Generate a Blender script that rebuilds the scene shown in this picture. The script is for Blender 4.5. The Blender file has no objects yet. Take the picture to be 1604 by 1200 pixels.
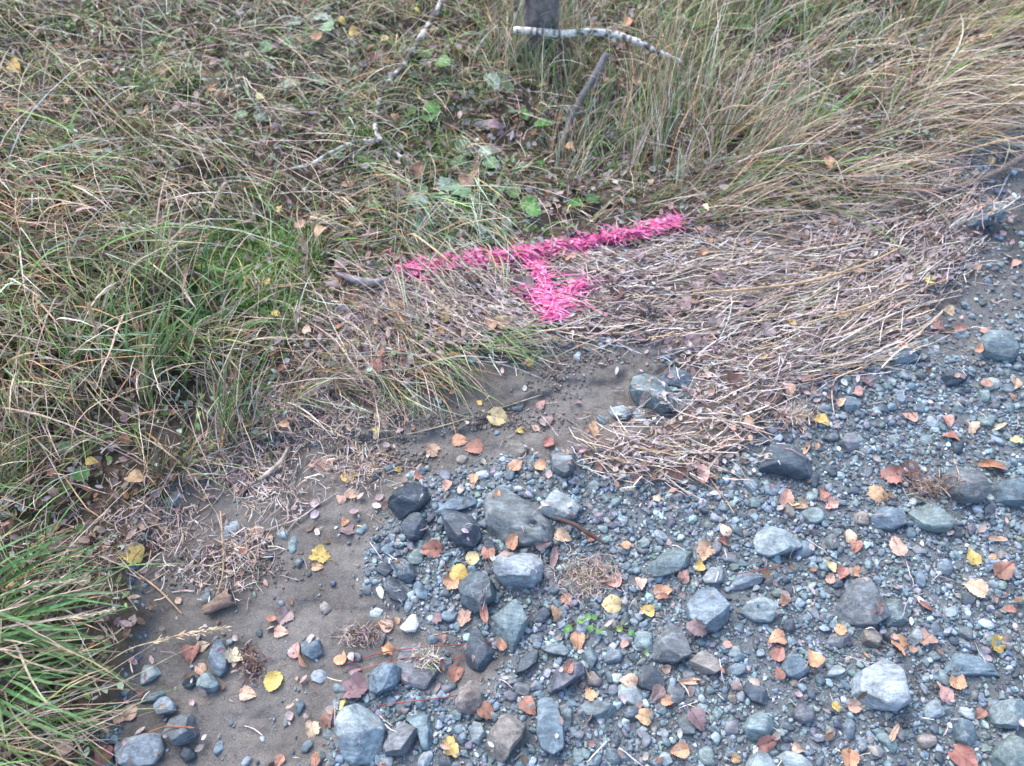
import bpy, bmesh, math, random
import numpy as np
from mathutils import Vector, Matrix

random.seed(7)
R = np.random.default_rng(11)
SC = bpy.context.scene

# ------------------------------------------------------------------ camera, sky, sun, exposure
PITCH, CAMH, FPX = math.radians(60), 1.45, 1235.0
cd = bpy.data.cameras.new('camera')
cd.sensor_width = 36; cd.lens = 36 * FPX / 1604
cd.clip_start = 0.02; cd.clip_end = 500
cd.dof.use_dof = True; cd.dof.focus_distance = 1.45; cd.dof.aperture_fstop = 3.0
cam = bpy.data.objects.new('camera', cd); SC.collection.objects.link(cam)
cam.location = (0, 0, CAMH); cam.rotation_euler = (math.pi / 2 - PITCH, 0, 0)
SC.camera = cam
SUN_EL, SUN_ROT = math.radians(52), math.radians(-35)
w = bpy.data.worlds.new('World'); SC.world = w; w.use_nodes = True
nt = w.node_tree; bg = nt.nodes['Background']
sky = nt.nodes.new('ShaderNodeTexSky'); sky.sky_type = 'NISHITA'; sky.sun_disc = False
sky.sun_elevation = SUN_EL; sky.sun_rotation = SUN_ROT
sky.air_density = 1.0; sky.dust_density = 3.5; sky.ozone_density = 1.0
nt.links.new(sky.outputs[0], bg.inputs[0]); bg.inputs[1].default_value = 0.15
sd_ = bpy.data.lights.new('sun', 'SUN'); sd_.energy = 0.65; sd_.angle = math.radians(38); sd_.color = (1.0, 0.985, 0.97)
sun = bpy.data.objects.new('sun', sd_); SC.collection.objects.link(sun)
sdir = Vector((math.sin(SUN_ROT) * math.cos(SUN_EL), math.cos(SUN_ROT) * math.cos(SUN_EL), math.sin(SUN_EL)))
sun.rotation_euler = sdir.to_track_quat('Z', 'Y').to_euler(); sun.location = sdir * 6
SC.view_settings.view_transform = 'Standard'; SC.view_settings.look = 'None'
SC.view_settings.gamma = 1.0; SC.view_settings.exposure = 1.6

# ------------------------------------------------------------------ pixel <-> place
CP, SP = math.cos(PITCH), math.sin(PITCH)
def ray(px, py):
    a, b = (px - 802) / FPX, (600 - py) / FPX
    return Vector((a, CP + b * SP, -SP + b * CP))
def w2p(x, y, z=0.0):
    zz = z - CAMH
    dep = y * CP - zz * SP
    dep = np.maximum(dep, 0.05)
    return 802 + FPX * x / dep, 600 - FPX * (y * SP + zz * CP) / dep

# ------------------------------------------------------------------ noise
_perm = np.random.default_rng(5).random(1 << 16).astype(np.float32)
def _h(i, j, k=0):
    n = (i * 73856093) ^ (j * 19349663) ^ (k * 83492791)
    return _perm[(n ^ (n >> 13)) & 0xFFFF]
def n2(x, y, seed=0):
    x = np.asarray(x, np.float64); y = np.asarray(y, np.float64)
    i = np.floor(x).astype(np.int64); j = np.floor(y).astype(np.int64)
    u = x - i; v = y - j; u = u * u * (3 - 2 * u); v = v * v * (3 - 2 * v)
    a, b, c, d = _h(i, j, seed), _h(i + 1, j, seed), _h(i, j + 1, seed), _h(i + 1, j + 1, seed)
    return (a + (b - a) * u + (c - a) * v + (a - b - c + d) * u * v) * 2 - 1
def f2(x, y, seed=0, octs=3):
    s = 0; amp = 1; t = 0
    for o in range(octs):
        s = s + amp * n2(x * 2 ** o + 17 * o, y * 2 ** o - 9 * o, seed + o); t += amp; amp *= 0.5
    return s / t
def n3(p, seed=0):
    i = np.floor(p).astype(np.int64); f = p - i; f = f * f * (3 - 2 * f)
    r = 0
    for dx in (0, 1):
        for dy in (0, 1):
            for dz in (0, 1):
                wgt = (f[:, 0] if dx else 1 - f[:, 0]) * (f[:, 1] if dy else 1 - f[:, 1]) * (f[:, 2] if dz else 1 - f[:, 2])
                r = r + wgt * _h(i[:, 0] + dx, i[:, 1] + dy, i[:, 2] + dz + seed * 101)
    return r * 2 - 1

# ------------------------------------------------------------------ zones of the ground (outlines of the real patches)
BANK = [(-1500,-1200),(3500,-1200),(3200,-300),(2200,60),(1700,150),(1604,190),(1540,215),(1480,255),(1380,310),(1280,345),
        (1080,375),(860,402),(640,432),(570,465),(650,515),(770,548),(720,572),(620,610),(560,600),(500,640),(430,690),(330,735),
        (250,780),(222,850),(205,900),(235,960),(215,1010),(200,1050),(190,1100),(160,1200),(60,1500),(-1500,1800)]
LITTER = [(540,455),(640,430),(860,400),(1080,372),(1280,345),(1380,305),(1480,262),(1530,300),(1550,345),(1520,400),(1490,440),
          (1400,520),(1280,590),(1190,665),(1150,710),(1090,765),(1000,755),(900,705),(960,665),(1085,640),(1080,585),(990,525),
          (860,535),(790,560),(650,515)]
MUD = [(205,900),(222,850),(250,780),(330,735),(430,690),(500,640),(620,605),(770,555),(860,540),(990,528),(1080,585),(1020,610),
       (980,660),(900,700),(760,725),(650,745),(605,800),(575,860),(570,920),(640,960),(700,1000),(790,1030),(740,1085),(600,1050),
       (510,1100),(500,1165),(420,1230),(250,1300),(170,1240),(190,1120),(200,1050),(215,1010),(235,960)]
MUD2 = [(1530,300),(1570,250),(1650,190),(2200,60),(2900,200),(2600,430),(1900,470),(1604,470),(1570,500),(1500,545),(1440,520),
        (1490,440),(1520,400),(1550,345)]
TERR = [(600,600),(770,540),(860,530),(990,520),(1070,560),(1000,592),(940,600),(885,597),(850,618),(800,640),(720,672),(640,690),(560,680),(520,650)]
def sdist(poly, px, py):
    P = np.array(poly, np.float32); Q = np.roll(P, -1, 0)
    px = np.asarray(px, np.float32); py = np.asarray(py, np.float32)
    dmin = np.full(px.shape, 1e12, np.float32); ins = np.zeros(px.shape, bool)
    for (x0, y0), (x1, y1) in zip(P, Q):
        ex, ey = x1 - x0, y1 - y0
        t = np.clip(((px - x0) * ex + (py - y0) * ey) / (ex * ex + ey * ey), 0, 1)
        dmin = np.minimum(dmin, (px - x0 - t * ex) ** 2 + (py - y0 - t * ey) ** 2)
        c = (y0 > py) != (y1 > py)
        if y1 != y0:
            ins ^= c & (px < (x1 - x0) * (py - y0) / (y1 - y0) + x0)
    return np.sqrt(dmin) * np.where(ins, 1, -1)
def sst(x, a=0.0, b=1.0):
    t = np.clip((x - a) / (b - a), 0, 1); return t * t * (3 - 2 * t)

GX0, GX1, GY0, GY1, GS = -2.3, 2.3, -0.35, 3.05, 0.005
gx = np.arange(GX0, GX1 + 1e-6, GS); gy = np.arange(GY0, GY1 + 1e-6, GS)
GXX, GYY = np.meshgrid(gx, gy)
PX, PY = w2p(GXX, GYY)
wob = f2(GXX * 9, GYY * 9, 3) * 16 + n2(GXX * 60, GYY * 60, 8) * 5
dB = sdist(BANK, PX, PY) + wob; dL = sdist(LITTER, PX, PY) + wob
dM = np.maximum(sdist(MUD, PX, PY), sdist(MUD2, PX, PY)) + wob; dT = sdist(TERR, PX, PY) + wob * 0.5
wB, wL, wM = sst(dB, -6, 14), sst(dL, -12, 14), sst(dM, -22, 14)
HG = 0.006 * f2(GXX * 5, GYY * 5, 1) + 0.002 * f2(GXX * 40, GYY * 40, 2)
HG = HG * (1 - 0.5 * wM)
HG += 0.022 * sst(dB, -8, 16) + 0.085 * sst(dB, 0, 480) + 0.10 * sst(dB, 300, 1500)
HG += sst(dB, 0, 90) * (0.022 * f2(GXX * 6, GYY * 6, 4) + 0.012 * f2(GXX * 22, GYY * 22, 5))
HG += 0.020 * sst(dL, -8, 30) + sst(dL, 0, 30) * 0.006 * f2(GXX * 25, GYY * 25, 6)
HG += 0.011 * sst(dT + 7 * n2(GXX * 45, GYY * 45, 61) + 4 * n2(GXX * 110, GYY * 110, 62), -4, 6) * (1 - wB) * (1 - wL) - 0.010 * wM
HG += wM * (0.0022 * f2(GXX * 80, GYY * 80, 7) - 0.004 * sst(.16 - np.abs(f2(GXX * 5 + GYY * 3, GYY * 12, 71)), 0, .16) + 0.0035 * f2(GXX * 14, GYY * 22, 9))
SURF = HG.copy()                                       # top of whatever lies on the ground so far

def samp(T, x, y):
    u = np.clip((np.asarray(x) - GX0) / GS, 0, len(gx) - 1.001); v = np.clip((np.asarray(y) - GY0) / GS, 0, len(gy) - 1.001)
    i = u.astype(int); j = v.astype(int); a = u - i; b = v - j
    return T[j, i] * (1 - a) * (1 - b) + T[j, i + 1] * a * (1 - b) + T[j + 1, i] * (1 - a) * b + T[j + 1, i + 1] * a * b
def at(px, py, up=0.0, T=None):
    T = HG if T is None else T
    d = ray(px, py); z = 0.0
    for _ in range(7):
        t = (z - CAMH) / d.z
        z = 0.5 * z + 0.5 * (float(samp(T, d.x * t, d.y * t)) + up)
    t = (z - CAMH) / d.z
    return Vector((d.x * t, d.y * t, z))
def at_np(px, py, T=None):
    T = HG if T is None else T
    a = (np.asarray(px, float) - 802) / FPX; b = (600 - np.asarray(py, float)) / FPX
    dx, dy, dz = a, CP + b * SP, -SP + b * CP
    z = np.zeros_like(a)
    for _ in range(7):
        t = (z - CAMH) / dz; z = 0.5 * z + 0.5 * samp(T, dx * t, dy * t)
    t = (z - CAMH) / dz
    return dx * t, dy * t
def splat(V):
    i = np.round((V[:, 0] - GX0) / GS).astype(int); j = np.round((V[:, 1] - GY0) / GS).astype(int)
    k = (i >= 0) & (j >= 0) & (i < len(gx)) & (j < len(gy))
    np.maximum.at(SURF, (j[k], i[k]), V[k, 2])
def mpp(py):                                           # metres of ground per photo pixel (across)
    d = ray(802, py); return (-CAMH / d.z) / FPX

# ------------------------------------------------------------------ materials
def new_mat(name):
    m = bpy.data.materials.new(name); m.use_nodes = True
    t = m.node_tree; b = t.nodes['Principled BSDF']
    return m, t, b
def node(t, typ, **kw):
    n = t.nodes.new(typ)
    for k, v in kw.items():
        if k.startswith('i_'):
            n.inputs[int(k[2:]) if k[2:].isdigit() else k[2:]].default_value = v
        else: setattr(n, k, v)
    return n
def mixc(t, mode, fac, a, b):
    n = t.nodes.new('ShaderNodeMix'); n.data_type = 'RGBA'; n.blend_type = mode
    for s, v in ((0, fac), (6, a), (7, b)):
        if isinstance(v, bpy.types.NodeSocket): t.links.new(v, n.inputs[s])
        else: n.inputs[s].default_value = v
    return n.outputs[2]
def ramp(t, src, stops):
    r = t.nodes.new('ShaderNodeValToRGB'); e = r.color_ramp.elements
    while len(e) < len(stops): e.new(0.5)
    for el, (p, c) in zip(e, stops): el.position = p; el.color = c if len(c) == 4 else (*c, 1)
    t.links.new(src, r.inputs[0]); return r.outputs[0]
def g(v): return (v, v, v, 1)

def rock_mat(name, src):
    m, t, b = new_mat(name)
    tc = node(t, 'ShaderNodeTexCoord')
    if src == 'obj':
        oi = node(t, 'ShaderNodeObjectInfo'); col = oi.outputs['Color']
        cmb = node(t, 'ShaderNodeVectorMath', operation='ADD'); t.links.new(tc.outputs['Object'], cmb.inputs[0])
        sc = node(t, 'ShaderNodeVectorMath', operation='SCALE'); sc.inputs[0].default_value = (3, 7, 5)
        t.links.new(oi.outputs['Random'], sc.inputs['Scale']); t.links.new(sc.outputs[0], cmb.inputs[1]); vec = cmb.outputs[0]
    else:
        at_ = node(t, 'ShaderNodeAttribute', attribute_name='col'); col = at_.outputs['Color']; vec = tc.outputs['Object']
    na = node(t, 'ShaderNodeTexNoise', i_Scale=38.0, i_Detail=6.0, i_Roughness=0.65); t.links.new(vec, na.inputs['Vector'])
    nb = node(t, 'ShaderNodeTexNoise', i_Scale=260.0, i_Detail=4.0, i_Roughness=0.7); t.links.new(vec, nb.inputs['Vector'])
    # bedding streaks: noise stretched along one axis
    mp = node(t, 'ShaderNodeMapping'); mp.inputs['Scale'].default_value = (30, 150, 190); mp.inputs['Rotation'].default_value = (0.4, 0.3, 0.7)
    t.links.new(vec, mp.inputs['Vector'])
    nc = node(t, 'ShaderNodeTexNoise', i_Scale=1.0, i_Detail=5.0, i_Distortion=0.8); t.links.new(mp.outputs[0], nc.inputs['Vector'])
    c = mixc(t, 'MULTIPLY', 1.0, col, ramp(t, na.outputs[0], [(0.28, g(0.55)), (0.5, g(1.0)), (0.72, g(1.5))]))
    c = mixc(t, 'MULTIPLY', 0.8, c, ramp(t, nc.outputs[0], [(0.32, g(0.62)), (0.5, g(1.0)), (0.68, g(1.45))]))
    c = mixc(t, 'MULTIPLY', 0.7, c, ramp(t, nb.outputs[0], [(0.3, g(0.6)), (0.5, g(1.0)), (0.7, g(1.4))]))
    # thin pale veins and pale mineral crust
    vn = node(t, 'ShaderNodeTexNoise', i_Scale=13.0, i_Detail=2.0, i_Distortion=0.7); t.links.new(vec, vn.inputs['Vector'])
    vr = ramp(t, vn.outputs[0], [(0.492, g(0)), (0.5, g(0.3)), (0.508, g(0))])
    if src == 'obj': c = mixc(t, 'MIX', vr, c, (0.42, 0.44, 0.43, 1))
    cr = ramp(t, na.outputs[0], [(0.60, g(0)), (0.74, g(0.45 if src == 'obj' else 0.15))]); c = mixc(t, 'MIX', cr, c, (0.31, 0.37, 0.40, 1))
    t.links.new(c, b.inputs['Base Color'])
    b.inputs['Roughness'].default_value = 0.62; b.inputs['Specular IOR Level'].default_value = 0.35
    bp = node(t, 'ShaderNodeBump', i_Strength=0.55, i_Distance=0.0025); t.links.new(na.outputs[0], bp.inputs['Height'])
    b2 = node(t, 'ShaderNodeBump', i_Strength=0.5, i_Distance=0.001); t.links.new(nb.outputs[0], b2.inputs['Height'])
    t.links.new(bp.outputs[0], b2.inputs['Normal']); t.links.new(b2.outputs[0], b.inputs['Normal'])
    return m
ROCK, GRAVEL = rock_mat('rock', 'obj'), rock_mat('gravel_rock', 'attr')

def plant_mat(name, src='attr', trans=0.25, rough=0.55, spots=0.0):
    m, t, b = new_mat(name)
    tc = node(t, 'ShaderNodeTexCoord')
    if src == 'attr':
        col = node(t, 'ShaderNodeAttribute', attribute_name='col').outputs['Color']; vec = tc.outputs['Object']
    else:
        oi = node(t, 'ShaderNodeObjectInfo'); col = oi.outputs['Color']
        cmb = node(t, 'ShaderNodeVectorMath', operation='ADD'); t.links.new(tc.outputs['Object'], cmb.inputs[0])
        sc = node(t, 'ShaderNodeVectorMath', operation='SCALE'); sc.inputs[0].default_value = (3, 7, 5)
        t.links.new(oi.outputs['Random'], sc.inputs['Scale']); t.links.new(sc.outputs[0], cmb.inputs[1]); vec = cmb.outputs[0]
    n = node(t, 'ShaderNodeTexNoise', i_Scale=(110.0 if src == 'attr' else 1.6), i_Detail=4.0); t.links.new(vec, n.inputs['Vector'])
    c = mixc(t, 'MULTIPLY', 1.0, col, ramp(t, n.outputs[0], [(0.3, g(0.62)), (0.5, g(1.0)), (0.7, g(1.35))]))
    if spots:
        n2_ = node(t, 'ShaderNodeTexNoise', i_Scale=4.5, i_Detail=3.0); t.links.new(vec, n2_.inputs['Vector'])
        c = mixc(t, 'MIX', ramp(t, n2_.outputs[0], [(0.62, g(0)), (0.68, g(0.75))]), c, (0.10, 0.045, 0.02, 1))
        # midrib and side veins in leaf space
        sx = node(t, 'ShaderNodeSeparateXYZ'); t.links.new(tc.outputs['Object'], sx.inputs[0])
        ab = node(t, 'ShaderNodeMath', operation='ABSOLUTE'); t.links.new(sx.outputs[0], ab.inputs[0])
        k1 = node(t, 'ShaderNodeMath', operation='MULTIPLY_ADD', i_1=-0.7); t.links.new(ab.outputs[0], k1.inputs[0]); t.links.new(sx.outputs[1], k1.inputs[2])
        k2 = node(t, 'ShaderNodeMath', operation='MULTIPLY', i_1=24.0); t.links.new(k1.outputs[0], k2.inputs[0])
        k3 = node(t, 'ShaderNodeMath', operation='SINE'); t.links.new(k2.outputs[0], k3.inputs[0])
        v1 = ramp(t, k3.outputs[0], [(0.82, g(0)), (0.98, g(0.35))]); v2 = ramp(t, ab.outputs[0], [(0.02, g(0.5)), (0.05, g(0))])
        c = mixc(t, 'MULTIPLY', v1, c, (0.55, 0.45, 0.4, 1)); c = mixc(t, 'MULTIPLY', v2, c, (0.6, 0.5, 0.4, 1))
    t.links.new(c, b.inputs['Base Color'])
    b.inputs['Roughness'].default_value = rough; b.inputs['Specular IOR Level'].default_value = 0.3
    tr = node(t, 'ShaderNodeBsdfTranslucent'); t.links.new(c, tr.inputs[0])
    mx = node(t, 'ShaderNodeMixShader'); mx.inputs[0].default_value = trans
    t.links.new(b.outputs[0], mx.inputs[1]); t.links.new(tr.outputs[0], mx.inputs[2])
    t.links.new(mx.outputs[0], t.nodes['Material Output'].inputs[0])
    return m
GRASS = plant_mat('grass_blade'); STRAW = plant_mat('straw', trans=0.12, rough=0.7)
LEAF = plant_mat('leaf', 'obj', 0.18, 0.5, 1.0); HERB = plant_mat('herb_leaf', trans=0.2, rough=0.5)
PAINT = plant_mat('pink_marking_paint', trans=0.08, rough=0.42)

def bark_mat(name, bump=0.003):
    m, t, b = new_mat(name); tc = node(t, 'ShaderNodeTexCoord')
    col = node(t, 'ShaderNodeAttribute', attribute_name='col').outputs['Color']
    n = node(t, 'ShaderNodeTexNoise', i_Scale=90.0, i_Detail=6.0, i_Roughness=0.7); t.links.new(tc.outputs['Object'], n.inputs['Vector'])
    c = mixc(t, 'MULTIPLY', 1.0, col, ramp(t, n.outputs[0], [(0.3, g(0.45)), (0.5, g(1.0)), (0.7, g(1.4))]))
    t.links.new(c, b.inputs['Base Color']); b.inputs['Roughness'].default_value = 0.8
    bp = node(t, 'ShaderNodeBump', i_Strength=0.7, i_Distance=bump); t.links.new(n.outputs[0], bp.inputs['Height']); t.links.new(bp.outputs[0], b.inputs['Normal'])
    return m
BARK = bark_mat('bark')

def ground_mat():
    m, t, b = new_mat('earth_and_silt'); tc = node(t, 'ShaderNodeTexCoord')
    col = node(t, 'ShaderNodeAttribute', attribute_name='col').outputs['Color']
    n1 = node(t, 'ShaderNodeTexNoise', i_Scale=11.0, i_Detail=8.0, i_Roughness=0.62)
    n2_ = node(t, 'ShaderNodeTexNoise', i_Scale=420.0, i_Detail=4.0, i_Roughness=0.75)
    n3_ = node(t, 'ShaderNodeTexNoise', i_Scale=70.0, i_Detail=5.0, i_Roughness=0.7)
    vo = node(t, 'ShaderNodeTexVoronoi', i_Scale=230.0)
    for n in (n1, n2_, n3_, vo): t.links.new(tc.outputs['Object'], n.inputs['Vector'])
    c = mixc(t, 'MULTIPLY', 1.0, col, ramp(t, n1.outputs[0], [(0.3, (0.68, 0.66, 0.64)), (0.5, g(1.0)), (0.7, (1.25, 1.24, 1.22))]))
    c = mixc(t, 'MULTIPLY', 0.9, c, ramp(t, n2_.outputs[0], [(0.3, g(0.5)), (0.5, g(1.0)), (0.7, g(1.55))]))
    c = mixc(t, 'MULTIPLY', 0.6, c, ramp(t, n3_.outputs[0], [(0.3, g(0.65)), (0.5, g(1.0)), (0.7, g(1.3))]))
    t.links.new(c, b.inputs['Base Color']); b.inputs['Roughness'].default_value = 0.72; b.inputs['Specular IOR Level'].default_value = 0.35
    bp = node(t, 'ShaderNodeBump', i_Strength=0.75, i_Distance=0.005); t.links.new(n3_.outputs[0], bp.inputs['Height'])
    b2 = node(t, 'ShaderNodeBump', i_Strength=0.7, i_Distance=0.0012); t.links.new(n2_.outputs[0], b2.inputs['Height'])
    b3 = node(t, 'ShaderNodeBump', i_Strength=0.25, i_Distance=0.0015); t.links.new(vo.outputs['Distance'], b3.inputs['Height'])
    t.links.new(bp.outputs[0], b2.inputs['Normal']); t.links.new(b2.outputs[0], b3.inputs['Normal']); t.links.new(b3.outputs[0], b.inputs['Normal'])
    return m

# ------------------------------------------------------------------ mesh helpers
def mesh_np(name, V, F, mat, col=None, smooth=True):
    me = bpy.data.meshes.new(name); V = np.asarray(V, np.float32).reshape(-1, 3); F = np.asarray(F, np.int32)
    me.vertices.add(len(V)); me.vertices.foreach_set('co', V.ravel())
    me.loops.add(F.size); me.loops.foreach_set('vertex_index', F.ravel())
    me.polygons.add(len(F)); me.polygons.foreach_set('loop_start', np.arange(0, F.size, F.shape[1], dtype=np.int32))
    me.polygons.foreach_set('loop_total', np.full(len(F), F.shape[1], np.int32))
    me.update(calc_edges=True)
    if smooth: me.polygons.foreach_set('use_smooth', np.ones(len(F), bool))
    if col is not None:
        a = me.color_attributes.new('col', 'FLOAT_COLOR', 'POINT')
        c = np.ones((len(V), 4), np.float32); c[:, :3] = np.asarray(col, np.float32).reshape(-1, 3)
        a.data.foreach_set('color', c.ravel())
    me.materials.append(mat); return me
def link(name, me, parent=None):
    o = bpy.data.objects.new(name, me); SC.collection.objects.link(o)
    if parent is not None: o.parent = parent
    return o
def tag(o, label=None, cat=None, group=None, kind=None):
    if label: o['label'] = label
    if cat: o['category'] = cat
    if group: o['group'] = group
    if kind: o['kind'] = kind
    return o
def empty(name, loc):
    o = bpy.data.objects.new(name, None); SC.collection.objects.link(o); o.location = loc; o.empty_display_size = 0.02; return o

def ribbons(P, Wd, S, c0, c1, fold=0.0):
    """P (N,K,3) centre lines, Wd (N,K) half widths, S (N,K,3) side vectors, colours root/tip -> verts, quads, colours"""
    N, K, _ = P.shape
    cols = 3 if fold else 2
    off = S * Wd[..., None]
    if fold:
        V = np.stack([P - off, P + np.array([0, 0, -1]) * (Wd * fold)[..., None], P + off], 2)
    else: V = np.stack([P - off, P + off], 2)
    V = V.reshape(-1, 3)
    base = (np.arange(N)[:, None, None] * K + np.arange(K - 1)[None, :, None]) * cols + np.arange(cols - 1)[None, None, :]
    base = base.reshape(-1)
    F = np.stack([base, base + 1, base + cols + 1, base + cols], 1)
    t = np.linspace(0, 1, K)[None, :, None]
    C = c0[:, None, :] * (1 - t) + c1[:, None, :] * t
    C = np.repeat(C[:, :, None, :], cols, 2).reshape(-1, 3)
    return V, F, C
def grass(x, y, head, L, hw, phi0, phi1, c0, c1, z0=None, K=7, curl=0.0, fold=0.0, prof='grass', clampT=None, lift=0.002, roll=0.6):
    N = len(x); t = np.linspace(0, 1, K)
    phi = phi0[:, None] + (phi1 - phi0)[:, None] * t[None] ** 1.2
    cu = np.asarray(curl) if np.ndim(curl) else np.full(N, curl)
    psi = head[:, None] + cu[:, None] * t[None]
    if K >= 6:
        psi = psi + np.cumsum(R.normal(0, .075, (N, K)), 1); kt = R.random(N)[:, None]; phi = phi + ((t[None] > .25 + kt * .6) & (R.random(N) < .28)[:, None]) * np.clip(R.normal(.35, .35, N), -.3, 1.0)[:, None]
    elif prof == 'straw': psi = psi + np.cumsum(R.normal(0, .16, (N, K)), 1)
    d = np.stack([np.sin(phi) * np.cos(psi), np.sin(phi) * np.sin(psi), np.cos(phi)], -1)
    st = (L / (K - 1))[:, None, None]
    P = np.zeros((N, K, 3)); P[:, 1:] = np.cumsum(d[:, :-1] * st, 1)
    zz = samp(HG, x, y) - 0.003 if z0 is None else z0
    P += np.stack([x, y, zz], 1)[:, None]
    T = HG if clampT is None else clampT
    fl = samp(T, P[..., 0], P[..., 1]) + lift + (R.random(N) * 0.006)[:, None]
    fl[:, 0] = -9
    P[..., 2] = np.maximum(P[..., 2], fl)
    side = np.stack([-np.sin(psi), np.cos(psi), np.zeros_like(psi)], -1)
    upv = np.cross(d, side); r = (R.normal(0, roll, N))[:, None] + (R.normal(0, roll, N))[:, None] * t[None]
    S = side * np.cos(r)[..., None] + upv * np.sin(r)[..., None]
    if prof == 'grass': w = (0.75 + 0.6 * t) * (1 - t ** 2.2) + 0.04
    elif prof == 'leaf': w = np.sin(np.pi * np.clip(t * 0.93 + 0.05, 0, 1)) ** 0.75 + 0.02
    else: w = np.where(t > 0.97, 0.6, 1.0)
    return ribbons(P, hw[:, None] * w[None], S, c0, c1, fold)
class Bag:
    def __init__(s): s.V, s.F, s.C, s.n = [], [], [], 0
    def add(s, v, f, c): s.V.append(v); s.F.append(f + s.n); s.C.append(c); s.n += len(v)
    def build(s, name, mat, parent=None, smooth=True):
        return link(name, mesh_np(name, np.concatenate(s.V), np.concatenate(s.F), mat, np.concatenate(s.C), smooth), parent)
def tube(pts, rad, n=8, noise=0.0, seed=0, cap=True, sub=6):
    """smooth tube through pts; returns V, F(quads), t along length per vert"""
    pts = [Vector(p) for p in pts]; rad = list(rad)
    PP, RR = [], []
    for i in range(len(pts) - 1):
        p0 = pts[max(i - 1, 0)]; p1 = pts[i]; p2 = pts[i + 1]; p3 = pts[min(i + 2, len(pts) - 1)]
        for k in range(sub):
            u = k / sub
            PP.append(0.5 * ((2 * p1) + (p2 - p0) * u + (2 * p0 - 5 * p1 + 4 * p2 - p3) * u * u + (3 * p1 - p0 - 3 * p2 + p3) * u ** 3))
            RR.append(rad[i] * (1 - u) + rad[i + 1] * u)
    PP.append(pts[-1]); RR.append(rad[-1])
    if cap:
        PP = [PP[0]] + PP + [PP[-1]]; RR = [RR[0] * 0.02] + RR + [RR[-1] * 0.02]
    V = []; M = len(PP); ref = Vector((0.13, 0.21, 0.97))
    for i, p in enumerate(PP):
        d = (PP[min(i + 1, M - 1)] - PP[max(i - 1, 0)]); d = d.normalized() if d.length > 1e-9 else Vector((0, 0, 1))
        r_ = ref if abs(d.dot(ref)) < 0.95 else Vector((1, 0, 0))
        a = d.cross(r_).normalized(); b = d.cross(a)
        for k in range(n):
            an = 2 * math.pi * k / n
            V.append(p + (a * math.cos(an) + b * math.sin(an)) * RR[i])
    V = np.array([tuple(v) for v in V])
    if noise:
        cc = np.repeat(np.array([tuple(p) for p in PP]), n, 0)
        V = cc + (V - cc) * (1 + noise * (n3(V / (np.mean(RR) * 1.6), seed) + 0.5 * n3(V / (np.mean(RR) * .6), seed + 3)))[:, None]
    F = [(i * n + k, i * n + (k + 1) % n, (i + 1) * n + (k + 1) % n, (i + 1) * n + k) for i in range(M - 1) for k in range(n)]
    return V, np.array(F), np.repeat(np.linspace(0, 1, M), n)
def jit(c, n, s=0.15, hue=0.05):
    c = np.asarray(c, float); k = np.exp(R.normal(0, s, (n, 1))); return np.clip(c[None] * k * (1 + R.normal(0, hue, (n, 3))), 0.005, 0.85)
def pick(pal, wts, n, s=0.16):
    pal = np.array(pal); idx = R.choice(len(pal), n, p=np.array(wts) / sum(wts))
    return np.clip(pal[idx] * np.exp(R.normal(0, s, (n, 1))) * (1 + R.normal(0, 0.05, (n, 3))), 0.005, 0.85)
def head_of(deg):                                      # direction seen in the picture (0 right, 90 down) -> heading on the ground
    a = np.radians(deg); return np.arctan2(-np.sin(a) / SP, np.cos(a))

# ------------------------------------------------------------------ THE GROUND, one sheet out to the far distance
def build_ground():
    def axis(a):
        stp = 0.01 * 1.35 ** np.arange(1, 31); return np.concatenate([a[0] - np.cumsum(stp)[::-1], a, a[-1] + np.cumsum(stp)])
    ax, ay = axis(gx), axis(gy)
    X, Y = np.meshgrid(ax, ay); Z = samp(HG, X, Y)
    colT = np.zeros(HG.shape + (3,))
    base = np.array([0.122, 0.144, 0.160]); soil = np.array([0.075, 0.062, 0.045]); lit = np.array([0.120, 0.103, 0.096]); mud = np.array([0.140, 0.136, 0.132])
    colT[:] = base
    for wgt, c in ((wM, mud), (wL, lit), (wB, soil)): colT = colT * (1 - wgt[..., None]) + c * wgt[..., None]
    moist = sst(f2(GXX * 7, GYY * 7, 21), -0.1, 0.5)[..., None] * wM[..., None]
    m2 = sst(sdist(MUD2, PX, PY) + wob, -20, 30)[..., None]; colT = colT * (1 - .6 * m2) + np.array([.10, .112, .12]) * .6 * m2; colT *= 1 - 0.32 * moist; wet = (sst(-dB, 0, 12) * (1 - sst(-dB, 30, 85)))[..., None] * wM[..., None]; colT *= 1 - .22 * wet
    C = np.stack([samp(colT[..., k], X, Y) for k in range(3)], -1)
    ny, nx = X.shape; i = (np.arange(ny - 1)[:, None] * nx + np.arange(nx - 1)[None]).ravel()
    F = np.stack([i, i + 1, i + nx + 1, i + nx], 1)
    tag(link('ground', mesh_np('ground', np.stack([X, Y, Z], -1), F, ground_mat(), C)), kind='structure')
build_ground()

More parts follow.
